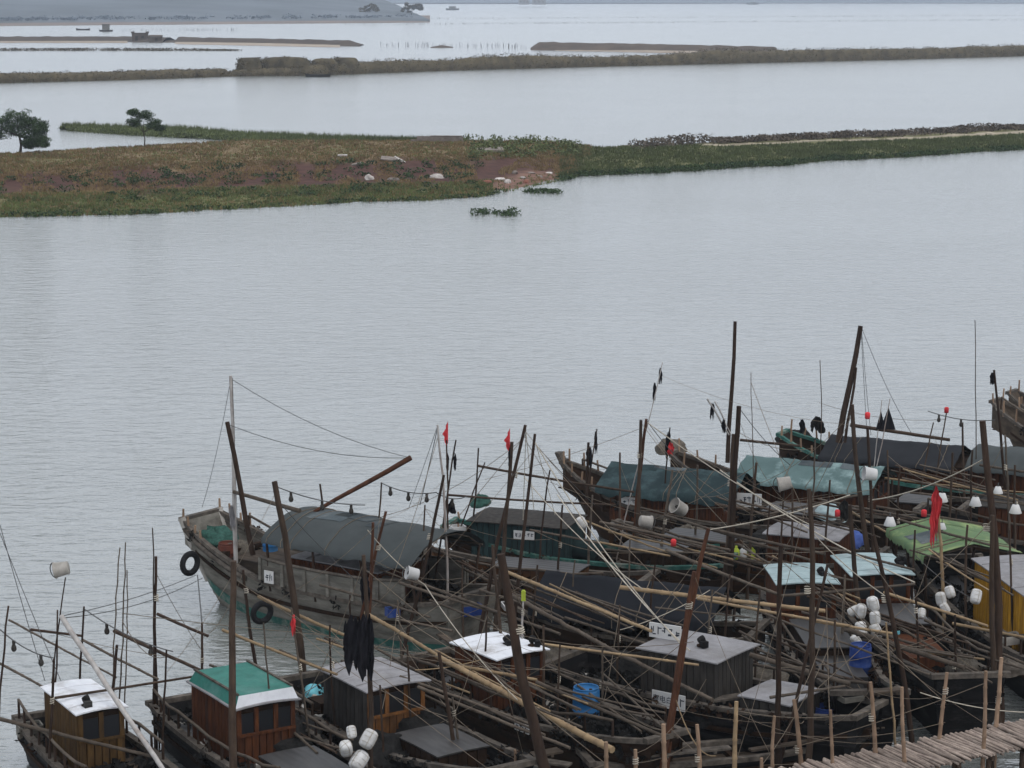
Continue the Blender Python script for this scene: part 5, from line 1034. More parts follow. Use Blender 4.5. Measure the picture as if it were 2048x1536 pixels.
# light strings: cable with bulbs
def light_string(a, ya, b, yb, n, label, sag=0.12):
    A, B = at(*a, ya), at(*b, yb); t = empty('light_string', label, 'light string', A, 0, 'strings of fishing lamps')
    f = lambda u: A.lerp(B, u) - A - Vector((0, 0, sag * 4 * u * (1 - u)))
    MB().tube([f(k / 10) for k in range(11)], 0.014, 5, False).build('cable', M['wire'], t)
    for k in range(n):
        p = f((k + 0.5) / n); bm = MB(); bm.tube([p, p - Vector((0, 0, 0.08))], 0.035, 6); bm.lathe([(0.03, -0.08), (0.055, -0.14), (0.06, -0.19), (0.04, -0.23), (0.0, -0.25)], 8, c=p); bm.build('bulb', M['wall_grey'], t)
light_string((0, 1259), 47.5, (109, 1316), 46.5, 2, 'lamp string left of the white-roofed cabin')
light_string((170, 1219), 49, (346, 1303), 47.5, 2, 'lamp string from the dark pole past the bundled canes')
light_string((549, 972), 53, (730, 1010), 58.5, 3, 'lamp string along the left of the grey canopy')
light_string((763, 966), 60, (872, 985), 58, 3, 'lamp string right of the grey canopy post')
light_string((1856, 822), 71, (1990, 840), 70, 3, 'far lamp string at the upper right')
light_string((872, 985), 58, (935, 992), 62, 1, 'short lamp string behind the pale mast')

# bundles of loose canes
for a, b, z, n, where in (((930, 1330), (1150, 1440), 1.7, 6, 'over the foredeck of the red-brown cabin boat'), ((1100, 1180), (1330, 1270), 2.0, 5, 'in front of the navy tarpaulin'), ((1180, 1385), (1340, 1450), 1.5, 5, 'below the grey cabin wall'), ((1480, 1120), (1700, 1190), 2.0, 6, 'across the left pale blue roof'), ((1640, 1205), (1860, 1290), 1.9, 6, 'past the foam float cluster'),
  ((1240, 1060), (1480, 1130), 1.9, 6, 'over the tan cluttered deck'), ((1820, 950), (2046, 1000), 2.2, 6, 'behind the lamp shades at right'), ((1860, 1120), (2046, 1190), 2.3, 4, 'before the yellow cabin'), ((700, 1295), (900, 1385), 1.7, 5, 'over the boat with the orange cabin front'), ((1440, 1000), (1640, 1050), 2.1, 5, 'under the turquoise tarpaulin'), ((540, 1425), (700, 1500), 1.2, 4, 'on the foredeck of the green-roofed boat'), ((960, 1150), (1180, 1240), 2.0, 5, 'left of the navy tarpaulin'), ((1500, 1290), (1720, 1370), 1.6, 5, 'over the narrow black boat deck'), ((1780, 1270), (2000, 1340), 1.7, 5, 'over the black bows at right'), ((1640, 1010), (1850, 1060), 2.2, 4, 'left of the green tarpaulin')):
    r = random.Random(a[0]); A, B = P(*a, z), P(*b, z); d_ = (B - A); nn = Vector((-d_.y, d_.x, 0)).normalized()
    cs = []
    for k in range(n):
        cs.append((A + nn * r.uniform(-.7, .7) + d_ * r.uniform(-.25, .15) + Vector((0, 0, r.uniform(-.2, .25))), B + nn * r.uniform(-.7, .7) + d_ * r.uniform(-.2, .15) + Vector((0, 0, r.uniform(-.2, .2)))))
    scr = lambda q: ((q.y * sp_ + (q.z - HC) * cp) / (q.y * cp - (q.z - HC) * sp_))
    cs.sort(key=lambda e: -scr((e[0] + e[1]) / 2))
    for k, (e0, e1) in enumerate(cs):
        _n[0] += 1; od = ('uppermost', 'second', 'third', 'fourth', 'fifth', 'sixth')[k] if k < n - 1 else 'lowest'
        wobbly(e0, e1, r.uniform(.022, .04), r.uniform(.018, .03), r.choice((BG, BG, BG, PG, BB)), 'bamboo_cane', od + ' cane of the loose bundle ' + where, 'cane', 'canes bundled ' + where, _n[0], True, .012)

# ================================================================== GEAR
def barrel(px_, py_, z, m, label, d=0.56, h=0.88, tilt=(0, 0, 0), lid=None, pos=None):
    t = empty('barrel', label, 'barrel', pos or P(px_, py_, z), 0, 'barrels on the boats'); r = d / 2; t.rotation_euler = tilt
    b = MB(); b.lathe([(0, 0), (r * .93, 0), (r, 0.04), (r, h * .3), (r * 1.035, h * .32), (r * 1.035, h * .35), (r, h * .37), (r, h * .63), (r * 1.035, h * .65), (r * 1.035, h * .68), (r, h * .7), (r, h * .93), (r * .9, h), (r * .9, h - 0.04), (0, h - 0.05)], 18); b.build('body', M[m], t)
    b = MB(); b.lathe([(r * .93, h - 0.01), (r * .96, h + 0.015), (r * .93, h + 0.03), (r * .88, h + 0.01)], 18); b.build('rim', M[lid or m], t)
    for x in (-0.1, 0.1): MB().lathe([(0.035, 0), (0.035, 0.03), (0, 0.03)], 8).build('bung', M['dark_wood'], t, (x, 0, h - 0.05))
barrel(1172, 1440, 0.8, 'barrel_blue', 'light blue barrel in front of the grey number-board boat', 0.6, 0.74)
barrel(1652, 1482, 0.34, 'barrel_navy', 'deep blue barrel low against the black bow at lower right', 0.56, 0.78)
barrel(1720, 1350, 0.95, 'barrel_navy', 'dark blue barrel below the white foam float cluster', 0.52, 0.72)
barrel(541, 1118, 1.3, 'barrel_blue', 'blue barrel standing before the grey canopy on the big boat', 0.42, 0.6)
barrel(0, 0, 0, 'rust_red', 'rusty red drum in the bow of the grey boat', 0.5, 0.7, pos=C1.local(3.15, 0.7, 1.15))
barrel(1790, 1290, 0.9, 'aqua', 'small turquoise jug beside the leaning dark pole', 0.26, 0.36)
def crate(px_, py_, z, size, m, label, rz=0.4, name='box', cat='box'):
    t = empty(name, label, cat, P(px_, py_, z), rz, 'boxes and tubs on the boats'); x, y, h = size
    for sx, sy, w_, d_ in ((0, -y / 2, x, .03), (0, y / 2, x, .03), (-x / 2, 0, .03, y - .04), (x / 2, 0, .03, y - .04)): MB().box((sx, sy, h / 2), (w_, d_, h)).build('side', M[m], t)
    MB().box((0, 0, 0.03), (x - .04, y - .04, .03)).build('bottom', M[m], t); MB().box((0, 0, h * 0.72), (x - .05, y - .05, .03)).build('contents', M['net_dark'], t)
crate(940, 1228, 1.0, (0.55, 0.4, 0.25), 'barrel_navy', 'blue tub left of the lime-tipped stick'); crate(785, 1232, 1.0, (0.3, 0.3, 0.22), 'barrel_navy', 'small blue box by the grey boat stern')
crate(1040, 1215, 1.0, (0.9, 0.5, 0.12), 'white_plastic', 'flat pale tray at the left end of the navy tarpaulin', 0.2); crate(1650, 1105, 1.1, (0.6, 0.4, 0.3), 'barrel_navy', 'blue crate just behind the pale blue roofs')
crate(1430, 1105, 1.0, (0.5, 0.4, 0.3), 'teal_paint', 'teal crate on the cluttered tan deck'); crate(915, 1075, 1.3, (0.4, 0.35, 0.35), 'white_plastic', 'white box under the open rear of the grey canopy'); crate(850, 1085, 1.3, (0.6, 0.4, 0.25), 'dirty_white', 'pale box left of the white box under the canopy')
crate(1090, 1080, 1.0, (0.5, 0.35, 0.25), 'dirty_white', 'dirty pale box on the rust-orange boat'); crate(1240, 1060, 1.1, (0.5, 0.4, 0.2), 'deck_tan', 'tan wooden box below the russet cabin'); crate(1700, 1400, 1.45, (0.5, 0.35, 0.12), 'hull_grey', 'grey tray on the black foredeck')
crate(2020, 1285, 1.1, (0.6, 0.4, 0.2), 'dirty_white', 'pale tub at the right on the black boat'); crate(60, 1470, 0.8, (0.5, 0.4, 0.25), 'hull_grey', 'grey fish box on the deck left of the ochre cabin')
# bottles on the cluttered deck
for x, m, lab in ((1472, 'lime', 'yellow jerrycan, left of three, on the tan deck'), (1486, 'white_plastic', 'white jerrycan, middle of three, on the tan deck'), (1503, 'lime', 'yellow jerrycan, right of three, on the tan deck')):
    t = MB(); t.lathe([(0, 0), (.1, 0), (.11, .03), (.11, .24), (.05, .31), (.035, .33), (.035, .38), (0, .38)], 10); tag(t.build('jerrycan', M[m], None, P(x, 1118, 1.05)), lab, 'jerrycan', 'jerrycans on the tan deck')
def bucket(px_, py_, Y, size, m, label, yaw=0.0, pitch=102):
    """plastic bucket used as a lamp shade, mouth turned sideways"""
    t = empty('bucket', label, 'bucket', at(px_, py_, Y), 0, 'buckets used as lamp shades'); r = size / 2
    t.rotation_euler = (0, R(-pitch), yaw)
    b = MB(); b.lathe([(0, -size * .45), (r * .8, -size * .45), (r * .85, -size * .4), (r * .98, size * .38), (r * 1.08, size * .4), (r * 1.08, size * .46), (r * .96, size * .46), (r * .78, -size * .38), (0, -size * .38)], 18); b.build('body', M[m], t)
    b = MB(); b.tube([(r * 1.05 * math.cos(a), r * 1.05 * math.sin(a) * .2 - 0, size * .4 + r * .7 * math.sin(a)) for a in [math.pi * k / 8 for k in range(9)]], 0.012, 4); b.build('handle', M['wire'], t)
    MB().lathe([(0.03, 0), (0.06, .06), (0.04, .12), (0, .13)], 8).build('bulb', M['wall_grey'], t)
bucket(123, 1138, 48.5, 0.34, 'dirty_white', 'dirty white bucket on a thin pole at the far left')
pole((131, 1155), (106, 1370), 48.5, 4, PD, 'thin pole holding the dirty bucket at the far left')
bucket(825, 1147, 53.9, 0.32, 'white_plastic', 'white bucket hanging on a line right of the grey canopy', 0.3, 75)
bucket(1740, 948, 60.8, 0.38, 'white_plastic', 'bright white bucket on the tall weathered pole', 0.1, 82); bucket(1569, 967, 62.5, 0.4, 'dirty_white', 'grey-white bucket in front of the turquoise tarpaulin'); bucket(1358, 1016, 63, 0.44, 'dirty_white', 'round dirty bucket under the blue-green tarpaulin gable', 0.5, 60); bucket(1291, 1043, 62.6, 0.36, 'dirty_white', 'dirty bucket left of the round one on the russet cabin', -2.9)
pole((1742, 965), (1750, 1100), 60.8, 6, PG, 'stick under the bright white bucket'); pole((1568, 982), (1562, 1120), 62.5, 5, PG, 'stick under the grey-white bucket')
def shade(px_, py_, Y, label, s_=0.34):
    t = empty('lamp_shade', label, 'lamp shade', at(px_, py_, Y), 0, 'white conical lamp shades'); b = MB(); b.lathe([(0.05, s_ * .38), (s_ * .26, s_ * .34), (s_ * .5, -s_ * .3), (s_ * .49, -s_ * .32), (s_ * .24, s_ * .3), (0.0, s_ * .33)], 14); b.build('cone', M['white_plastic'], t)
    MB().tube([(0, 0, s_ * .36), (0, 0, s_ * .75)], 0.012, 4).build('cord', M['wire'], t); MB().lathe([(0.03, 0.02), (0.05, -.06), (0.03, -.12), (0, -.13)], 8).build('bulb', M['wall_grey'], t)
shade(1780, 1043, 59.5, 'white cone shade just left of the green tarpaulin'); shade(1951, 1003, 60, 'white cone shade right of the red cloth'); shade(2031, 1018, 60, 'white cone shade at the right picture edge'); shade(1884, 995, 60.5, 'white cone shade half behind the red cloth'); shade(1884, 1052, 59.6, 'pale shade lying over the green tarpaulin', 0.24); shade(1996, 980, 62, 'dim shade behind the thickest right post', 0.28)
def can(px_, py_, Y, m, label):
    t = MB(); t.lathe([(0, -.09), (.07, -.09), (.075, .06), (.05, .09), (0, .09)], 10); tag(t.build('red_can', M[m], None, at(px_, py_, Y)), label, 'can', 'red cans capping poles')
can(1735, 831, 62, 'red_cloth', 'red can on the dark pole over the black tarpaulin'); can(1893, 820, 71.2, 'red_cloth', 'red can on the far light string pole'); can(1347, 1085, 59, 'red_cloth', 'red can above the navy tarpaulin'); can(1675, 1026, 60, 'red_cloth', 'red can beside the pale blue sheet'); can(1848, 1026, 59.4, 'red_cloth', 'red can left of the red cloth')
t = MB(); t.box((0, 0, 0), (0.1, 0.1, 0.22)); t.lathe([(0.04, 0.11), (0.04, 0.14), (0, .14)], 8); tag(t.build('lime_bottle', M['lime'], None, at(1047, 1192, 51.6)), 'lime green bottle on the white stick', 'bottle')
# foam floats in nets
def float_(px_, py_, Y, sz, rot, label):
    t = empty('foam_float', label, 'float', at(px_, py_, Y), 0, 'white foam floats in nets'); t.rotation_euler = rot; r = sz * 0.36; b = MB(); n = 10; rows_ = []
    prof = [(0, -.5), (.62, -.48), (.9, -.4), (1, -.2), (1.0, .2), (.9, .4), (.62, .48), (0, .5)]
    for q, z in prof:
        rows_.append([(r * q * (abs(math.cos(a)) ** .7 * (1 if math.cos(a) > 0 else -1)), r * q * (abs(math.sin(a)) ** .7 * (1 if math.sin(a) > 0 else -1)), z * sz) for a in [2 * math.pi * k / n for k in range(n + 1)]])
    b.grid(rows_); b.build('block', M['foam'], t)
    for k in (-.25, 0.05, .3): MB().tube([(r * 1.04 * math.cos(a), r * 1.04 * math.sin(a), k * sz) for a in [2 * math.pi * j / 12 for j in range(13)]], 0.004, 4, False).build('net_cord', M['rope'], t)
    for a in (0.4, 1.97, 3.5, 5.1): MB().tube([(r * q * 1.05 * math.cos(a), r * q * 1.05 * math.sin(a), z * sz) for q, z in prof], 0.006, 4, False).build('net_cord', M['rope'], t)
for i, (x, y, Y, s_, lab) in enumerate(((703, 1464, 44.9, .26, 'small upper foam float, left, hanging at bottom centre-left'), (737, 1478, 44.85, .4, 'upright white foam float hanging on the rag pole'), (692, 1497, 44.8, .36, 'tilted foam float at the left of the rag pole cluster'), (718, 1521, 44.75, .42, 'lowest netted foam float of the rag pole cluster'),
  (1746, 1208, 53, .36, 'topmost white foam float of the right cluster'), (1722, 1222, 53, .34, 'left upper foam float of the right cluster'), (1750, 1236, 52.9, .34, 'right middle foam float of the right cluster'), (1722, 1258, 52.8, .36, 'left lower foam float of the right cluster'), (1752, 1262, 52.8, .36, 'right lower foam float of the right cluster'), (1712, 1280, 52.7, .28, 'small lowest foam float of the right cluster'), (1708, 1222, 53.2, .3, 'dingy foam float at the left of the right cluster'),
  (1882, 1198, 54.5, .34, 'white foam float below the red cloth pole'), (1890, 1216, 54.4, .28, 'lower foam float below the red cloth pole'), (1900, 1184, 54.6, .3, 'greenish-white float above the red cloth pole foot'), (1952, 1193, 54, .36, 'white foam float beside the thickest right post'), (1843, 1227, 54, .26, 'lone small foam float under the tan spar'), (1163, 1045, 61.5, .34, 'pale float beside the round teal tank'))):
    rr = random.Random(i + 5); float_(x, y, Y, s_, (rr.uniform(-.7, .7), rr.uniform(-.9, .9), rr.uniform(0, 3)), lab)
# tyres
def tyre(p, rot, label, R_=0.27, r_=0.085):
    b = MB(); rows_ = []
    for i in range(21):
        a = 2 * math.pi * i / 20; rows_.append([((R_ + r_ * math.cos(q) * (1 if math.cos(q) > 0 else .8)) * math.cos(a), r_ * 1.0 * math.sin(q), (R_ + r_ * math.cos(q)) * math.sin(a)) for q in [2 * math.pi * k / 10 for k in range(11)]])
    b.grid(rows_); tag(b.build('tyre', M['rubber'], None, p, rot), label, 'tyre', 'tyre fenders')
tyre(at(380, 1127, 61.3), (0, 0, 0.9), 'black tyre fender hung at the bow of the grey boat'); tyre(at(524, 1225, 58.6), (0.1, 0, 0.6), 'black tyre fender on the side of the grey boat', 0.25)
# cloths, rags and flags
def cloth(px_, py_, Y, w_, h_, m, label, seed, cat='cloth', name='cloth', ragged=0.3, rz=0.0, taper=1.0, folds=3.0):
    r = random.Random(seed); rows_ = []; n = 9; k = 12
    for i in range(k + 1):
        f = i / k; row = []
        for j in range(n + 1):
            g = j / n - .5; wv = w_ * (0.5 + 0.5 * min(1, f * 4)) * (1 + (taper - 1) * f) * (1 - 0.9 * ragged * abs(noise.noise(Vector((f * 3.3, seed * 1.7, 0))))) * (1 - 0.15 * max(0, f - .7) / .3)
            x = g * wv + 0.06 * w_ * math.sin(f * 5 + seed); y = 0.16 * w_ * math.sin(g * folds * 6.283 + seed + f * 2) + 0.05 * noise.noise(Vector((g * 3, f * 3, seed)))
            z = -f * h_ * (1 - ragged * 2.2 * abs(noise.noise(Vector((g * 5 + seed, seed, 0)))) * f)
            z -= h_ * ragged * .8 * abs(noise.noise(Vector((g * 3.1 + seed, 7, seed)))) * (1 - f); x += w_ * .18 * noise.noise(Vector((g * 2, f * 4, seed * 3)))
            row.append(Vector((x, y, z)))
        rows_.append(row)
    b = MB(); b.grid(rows_); b.grid([[q + Vector((0, 0.018, 0)) for q in r_] for r_ in rows_[::-1]]); return tag(b.build(name, M[m], None, at(px_, py_, Y), (0, 0, rz)), label, cat, 'rags and flags')
def pennant(px_, py_, Y, w_, h_, label):
    rows_ = []
    for i in range(9):
        f = i / 8; ww = w_ * (0.15 + 1.2 * f if f < .55 else 0.81 - 1.2 * (f - .55)) * (1 + .25 * math.sin(f * 17))
        rows_.append([Vector((-g * ww, 0.03 * math.sin(g * 6 + f * 5), -f * h_ - g * 0.06)) for g in (0, .33, .66, 1)])
    b = MB(); b.grid(rows_); b.grid([[q + Vector((0, .012, 0)) for q in r_] for r_ in rows_[::-1]]); tag(b.build('pennant', M['red_cloth'], None, at(px_, py_, Y)), label, 'flag', 'red pennants')
cloth(708, 1228, 44.9, 0.42, 1.3, 'black_cloth', 'large black rag hanging on the tall pole, left half', 1); cloth(731, 1222, 44.8, 0.34, 1.5, 'black_cloth', 'long black rag hanging on the tall pole, right half', 2); cloth(730, 1150, 45.1, 0.2, 0.65, 'black_cloth', 'bunched black rag high on the rag pole', 3); cloth(695, 1240, 44.95, 0.2, 0.7, 'black_cloth', 'narrow black rag strip at the left of the rag pole', 31, ragged=.6); cloth(742, 1236, 44.75, 0.12, 1.3, 'black_cloth', 'narrow black rag strip at the right of the rag pole', 32, ragged=.6)
pennant(896, 842, 59, 0.17, 0.58, 'red pennant on the dark flag pole, left of two'); pennant(1020, 856, 56.2, 0.17, 0.52, 'red pennant left of the knobbed pole, right of two')
cloth(1870, 1000, 56.3, 0.2, 1.25, 'red_cloth', 'lower darker fold of red cloth on the tan pole', 66, ragged=.5); cloth(1873, 972, 56.4, 0.27, 0.9, 'red_cloth', 'long dark red cloth on the tan pole at right', 6, ragged=.4); cloth(1342, 884, 68.4, 0.18, 0.45, 'red_cloth', 'red rag above the blue-green tarpaulin', 7); cloth(1336, 862, 68.5, 0.17, 0.9, 'black_cloth', 'black rag beside the red one above the tarpaulin', 8, ragged=.6)
cloth(586, 1228, 47.5, 0.1, 0.5, 'red_cloth', 'faded red strip on the thin pole left of the black rags', 9)
cloth(1192, 862, 69.5, 0.1, 0.75, 'black_cloth', 'narrow black flag at the white-stem bow', 10, 'flag', 'pennant'); cloth(1178, 892, 69, 0.2, 0.7, 'black_cloth', 'black rag bundle at the white-stem bow', 11); cloth(1321, 735, 64.2, 0.1, 0.5, 'black_cloth', 'black flag at the tip of the white stick', 12, 'flag', 'pennant'); cloth(1309, 765, 64.2, 0.1, 0.55, 'black_cloth', 'lower black flag on the white stick', 13, 'flag', 'pennant')
cloth(1425, 805, 70.1, 0.14, 0.6, 'black_cloth', 'tattered black flag left of the tall black mast', 14, 'flag', 'pennant', .6); cloth(1448, 836, 70, 0.14, 0.5, 'black_cloth', 'black flag close against the tall black mast', 15, 'flag', 'pennant'); cloth(1636, 832, 75, 0.28, 0.6, 'net_dark', 'black net bunched at the teal bow', 16, taper=2.2); cloth(1605, 838, 75.2, 0.2, 0.5, 'black_cloth', 'black rag left of the bunched net on the teal bow', 17)
cloth(1985, 745, 68.5, 0.14, 0.4, 'black_cloth', 'rag at the top of the thin right mast', 18); cloth(895, 905, 59.3, 0.08, 0.5, 'black_cloth', 'black rag below the left red pennant', 19); cloth(910, 905, 59.5, 0.08, 0.5, 'black_cloth', 'black rag on the crooked pole', 20); cloth(903, 1000, 60, 0.14, 0.4, 'black_cloth', 'black triangle rag right of the canopy end', 21, taper=2); cloth(464, 1010, 60.8, 0.16, 0.7, 'roof_pale', 'pale blue sheet hung on the white mast', 22); cloth(1690, 1000, 60, 0.3, 0.6, 'net_dark', 'black net hung left of the white bucket pole', 23); cloth(1020, 895, 56, 0.1, 0.5, 'black_cloth', 'dark rag on the grey pole under the right pennant', 24)
def tri_flag(px_, py_, Y, w_, h_, label, m='black_cloth'):
    b = MB(); rows_ = [[Vector(((g - .5) * w_ * f + .02, 0.04 * math.sin(g * 9 + f * 3), -f * h_)) for g in (0, .25, .5, .75, 1)] for f in (0.02, .25, .5, .75, 1)]
    b.grid(rows_); b.grid([[q + Vector((0, .012, 0)) for q in r_] for r_ in rows_[::-1]]); tag(b.build('net_flag', M[m], None, at(px_, py_, Y)), label, 'flag', 'black triangular flags')
tri_flag(1761, 822, 72.6, 0.3, 0.6, 'smaller left black triangular flag over the black tarpaulin'); tri_flag(1776, 815, 72.5, 0.48, 0.72, 'larger right black triangular flag over the black tarpaulin')
# nets, coils and sheets
def heap(px_, py_, z, sx, sy, h, m, label, seed, cat='fishing net', name='net_heap'):
    b = MB(); rows_ = []; n, k = 20, 7
    for i in range(k + 1):
        f = i / k; rows_.append([])
        for j in range(n + 1):
            a = 2 * math.pi * (j % n) / n; rr_ = math.cos(f * math.pi / 2) ** .7; dd = Vector((math.cos(a), math.sin(a), f * 2)); w_ = 1 + .35 * noise.noise(dd * 1.6 + Vector((seed, 0, 0))) + .15 * noise.noise(dd * 5 + Vector((seed, 3, 0)))
            rows_[-1].append((sx * rr_ * w_ * math.cos(a), sy * rr_ * w_ * math.sin(a), h * math.sin(f * math.pi / 2) * (w_ if f > 0 else 0)))
    b.grid(rows_); o = tag(b.build(name, M[m], None, P(px_, py_, z), (0, 0, seed)), label, cat, 'nets and gear heaped on decks')
for a in ((430, 1085, 1.55, .75, .6, .4, 'net_green', 'green net heaped in the bow of the grey boat'), (470, 1105, 1.5, .5, .4, .3, 'net_tan', 'tan net heaped behind the green net in the bow'), (560, 1480, 0.7, 1.3, .8, .55, 'net_dark', 'dark net pile in front of the green-roofed cabin'), (840, 1470, 0.7, 1.1, .8, .5, 'net_dark', 'dark net pile in front of the orange cabin front'), (760, 1520, 0.7, .9, .7, .5, 'net_dark', 'dark net pile at the bottom behind the foam floats'), (1030, 1390, 0.7, .9, .6, .45, 'net_dark', 'dark net pile in front of the white-roofed red-brown cabin'), (1110, 1330, 0.7, .6, .5, .4, 'net_tan', 'tan rope heap beside the red-brown cabin'),
  (1270, 1350, 0.8, .8, .6, .5, 'net_dark', 'dark net pile left of the grey cabin'), (1530, 1370, 0.8, .6, .5, .4, 'net_tan', 'tan gear heap right of the grey cabin'), (1690, 1390, 1.0, .5, .4, .3, 'net_dark', 'dark net on the black foredeck'), (1930, 1350, 1.2, .5, .4, .35, 'net_tan', 'tan net heap on the rightmost black bow'), (2015, 1345, 1.2, .45, .35, .3, 'rail_pale', 'pale rolled cloth on the rightmost black bow'),
  (1380, 1080, 0.8, .8, .5, .4, 'net_tan', 'tan net heap on the cluttered deck, left'), (1540, 1085, 0.8, .7, .5, .4, 'net_dark', 'dark net heap on the cluttered deck, right'), (1110, 1100, 0.8, .7, .5, .35, 'net_tan', 'tan net heap on the rust-orange boat'), (1340, 905, 1.5, .6, .4, .4, 'net_tan', 'tan net heap in the bow behind the blue-green tarpaulin'), (1590, 885, 1.5, .6, .4, .4, 'net_dark', 'dark net heap in the teal bow'), (1880, 960, 1.0, .9, .5, .5, 'net_dark', 'dark net heap under the grey rear canopy'), (1980, 1020, 1.0, .9, .5, .5, 'net_dark', 'dark net heap behind the thickest right post'), (1700, 1090, 0.9, .6, .4, .4, 'tarp_blue', 'crumpled blue sheet behind the pale blue roofs'), (1660, 1035, 1.3, .7, .4, .35, 'roof_cyan', 'crumpled pale blue sheet left of the white bucket'), (640, 1390, 0.7, .4, .35, .22, 'aqua', 'small blue-grey buoy bundle between green and grey roofs'), (960, 1010, 0.9, .5, .3, .3, 'net_green', 'green net on the bow of the teal cabin boat'), (1790, 1150, 0.9, .7, .5, .45, 'net_dark', 'dark net pile left of the yellow boat'), (1440, 1440, .75, .8, .45, .4, 'net_dark', 'dark net pile hanging on the black number-board boat'), (180, 1500, .65, .5, .4, .25, 'net_dark', 'dark net on the foredeck of the ochre cabin boat')):
    heap(*a, len(a[7]) * 0.37 + a[0] * 0.011)
for x, y, z, lab in ((470, 1390, 2.0, 'pale rope loop tossed near the green roof eave'),):
    pass
# things on the cabin roofs
def lamp_box(px_, py_, z, label, rz=0.5):
    t = empty('roof_lamp', label, 'lamp', P(px_, py_, z), rz, 'small lamps on cabin roofs'); MB().lathe([(0, 0), (.1, 0), (.1, .03), (.04, .06), (.04, .1)], 10).build('base', M['dark_wood'], t)
    b = MB(); b.lathe([(0, -.07), (.06, -.07), (.08, .0), (.085, .07), (.07, .075), (.035, .02), (0, .01)], 10); b.build('housing', M['black_hull'], t, (0, 0, .15), (0, R(75), 0)); MB().box((0, -.13, .07), (.16, .12, .14)).build('battery_box', M['black_hull'], t)
lamp_box(172, 1412, 2.0, 'dark lamp at the near corner of the white roof'); lamp_box(1013, 1290, 2.0, 'dark lamp on the white roof of the red-brown cabin'); lamp_box(1064, 1292, 2.0, 'small black lamp at the right corner of that white roof', 1.4); lamp_box(1795, 1132, 2.1, 'dark lamp on the right pale blue roof'); lamp_box(1640, 1152, 2.1, 'grey lamp on the left pale blue roof'); lamp_box(1402, 1292, 2.25, 'dark lamp on the flat grey cabin roof')
# loose planks lying about
for i, (a, b, za, zb, w_, lab) in enumerate((((600, 1450), (690, 1480), .72, .72, .2, 'loose plank right of the green-roofed cabin'), ((950, 1500), (1140, 1530), .75, .75, .25, 'grey plank at the bottom centre'), ((1010, 1520), (1120, 1500), .8, .8, .3, 'tan plank by the foot of the log pole'), ((1300, 1510), (1460, 1495), .9, .9, .2, 'pale plank along the near side of the black boat'), ((1500, 1500), (1700, 1470), .9, .9, .16, 'pale plank below the deep blue barrel'), ((1420, 1400), (1530, 1385), 1.32, 1.32, .3, 'pale plank at the foot of the grey cabin'), ((1740, 1385), (1800, 1378), 1.68, 1.68, .25, 'short pale board on the black bow rail'), ((700, 1135), (830, 1170), 1.75, 1.75, .2, 'plank on the grey boat bulwark'), ((880, 1260), (915, 1300), 1.9, 1.7, .2, 'short tilted board left of the white roof'), ((1180, 1215), (1110, 1205), 1.2, 1.2, .3, 'white board at the navy tarpaulin left end'))):
    A, B = P(*a, za), P(*b, zb); d_ = B - A; m_ = MB(); n_ = 4
    rot = Rz(math.atan2(d_.y, d_.x)); m_.box((0, 0, 0), (d_.length, w_, .045), rot); m_.box(rot @ Vector((d_.length * .3, 0, -.05)), (.06, w_, .05), rot); m_.box(rot @ Vector((-d_.length * .3, 0, -.05)), (.06, w_, .05), rot)
    tag(m_.build('plank', M['rail_pale' if i % 2 else 'deck_tan'], None, (A + B) / 2), lab, 'plank', 'loose planks')

# ------------------------------------------------------------------ bamboo walkway at lower right
W0, W1 = P(1540, 1550, 1.0), P(2090, 1442, 1.0)          # back edge
dv = (W1 - W0); Lw = dv.length; u_ = dv.normalized(); n_ = Vector((u_.y, -u_.x, 0)); WID = 1.25
wk = empty('walkway', 'rickety bamboo slat walkway at the lower right', 'walkway', W0)
mm = []
for k in range(5):
    b = MB(); b.tube([(-WID / 2 - .1, 0, 0), (-.2, 0, .012 * (k - 2)), (.25, 0, -.01), (WID / 2 + .08, 0, 0)], [.034 + .004 * k, .036, .034, .03], 6); mm.append(b.mesh('slat', M['slat']))
r = random.Random(5); s_ = -0.2; ang = math.atan2(n_.y, n_.x)
while s_ < Lw + .3:
    o = obj('slat', mm[r.randrange(5)], wk, u_ * s_ + n_ * (WID / 2 + r.uniform(-.1, .1)) + Vector((0, 0, .05 + r.uniform(-.012, .02))), (r.uniform(0, 6), r.uniform(-.03, .03), ang + r.uniform(-.09, .09))); s_ += r.uniform(.066, .088)
for q in (.12, .55, 1.02): MB().tube([n_ * q + u_ * f * Lw + Vector((0, 0, -.03 + .02 * math.sin(f * 9))) for f in (-.03, .25, .5, .75, 1.03)], .045, 7).build('stringer', M['pole_grey'], wk)
for k in range(8):
    for q in (.1, 1.05): p = n_ * q + u_ * Lw * (k + .3) / 8; MB().tube([p + Vector((0, 0, -1.5)), p + Vector((0, 0, -.05))], [.06, .055], 7).build('pile', M['pole_grey'], wk)
    p = u_ * Lw * (k + .3) / 8; MB().tube([p + n_ * -.05 + Vector((0, 0, -.12)), p + n_ * 1.2 + Vector((0, 0, -.1))], .05, 7).build('cross_bar', M['pole_grey'], wk)
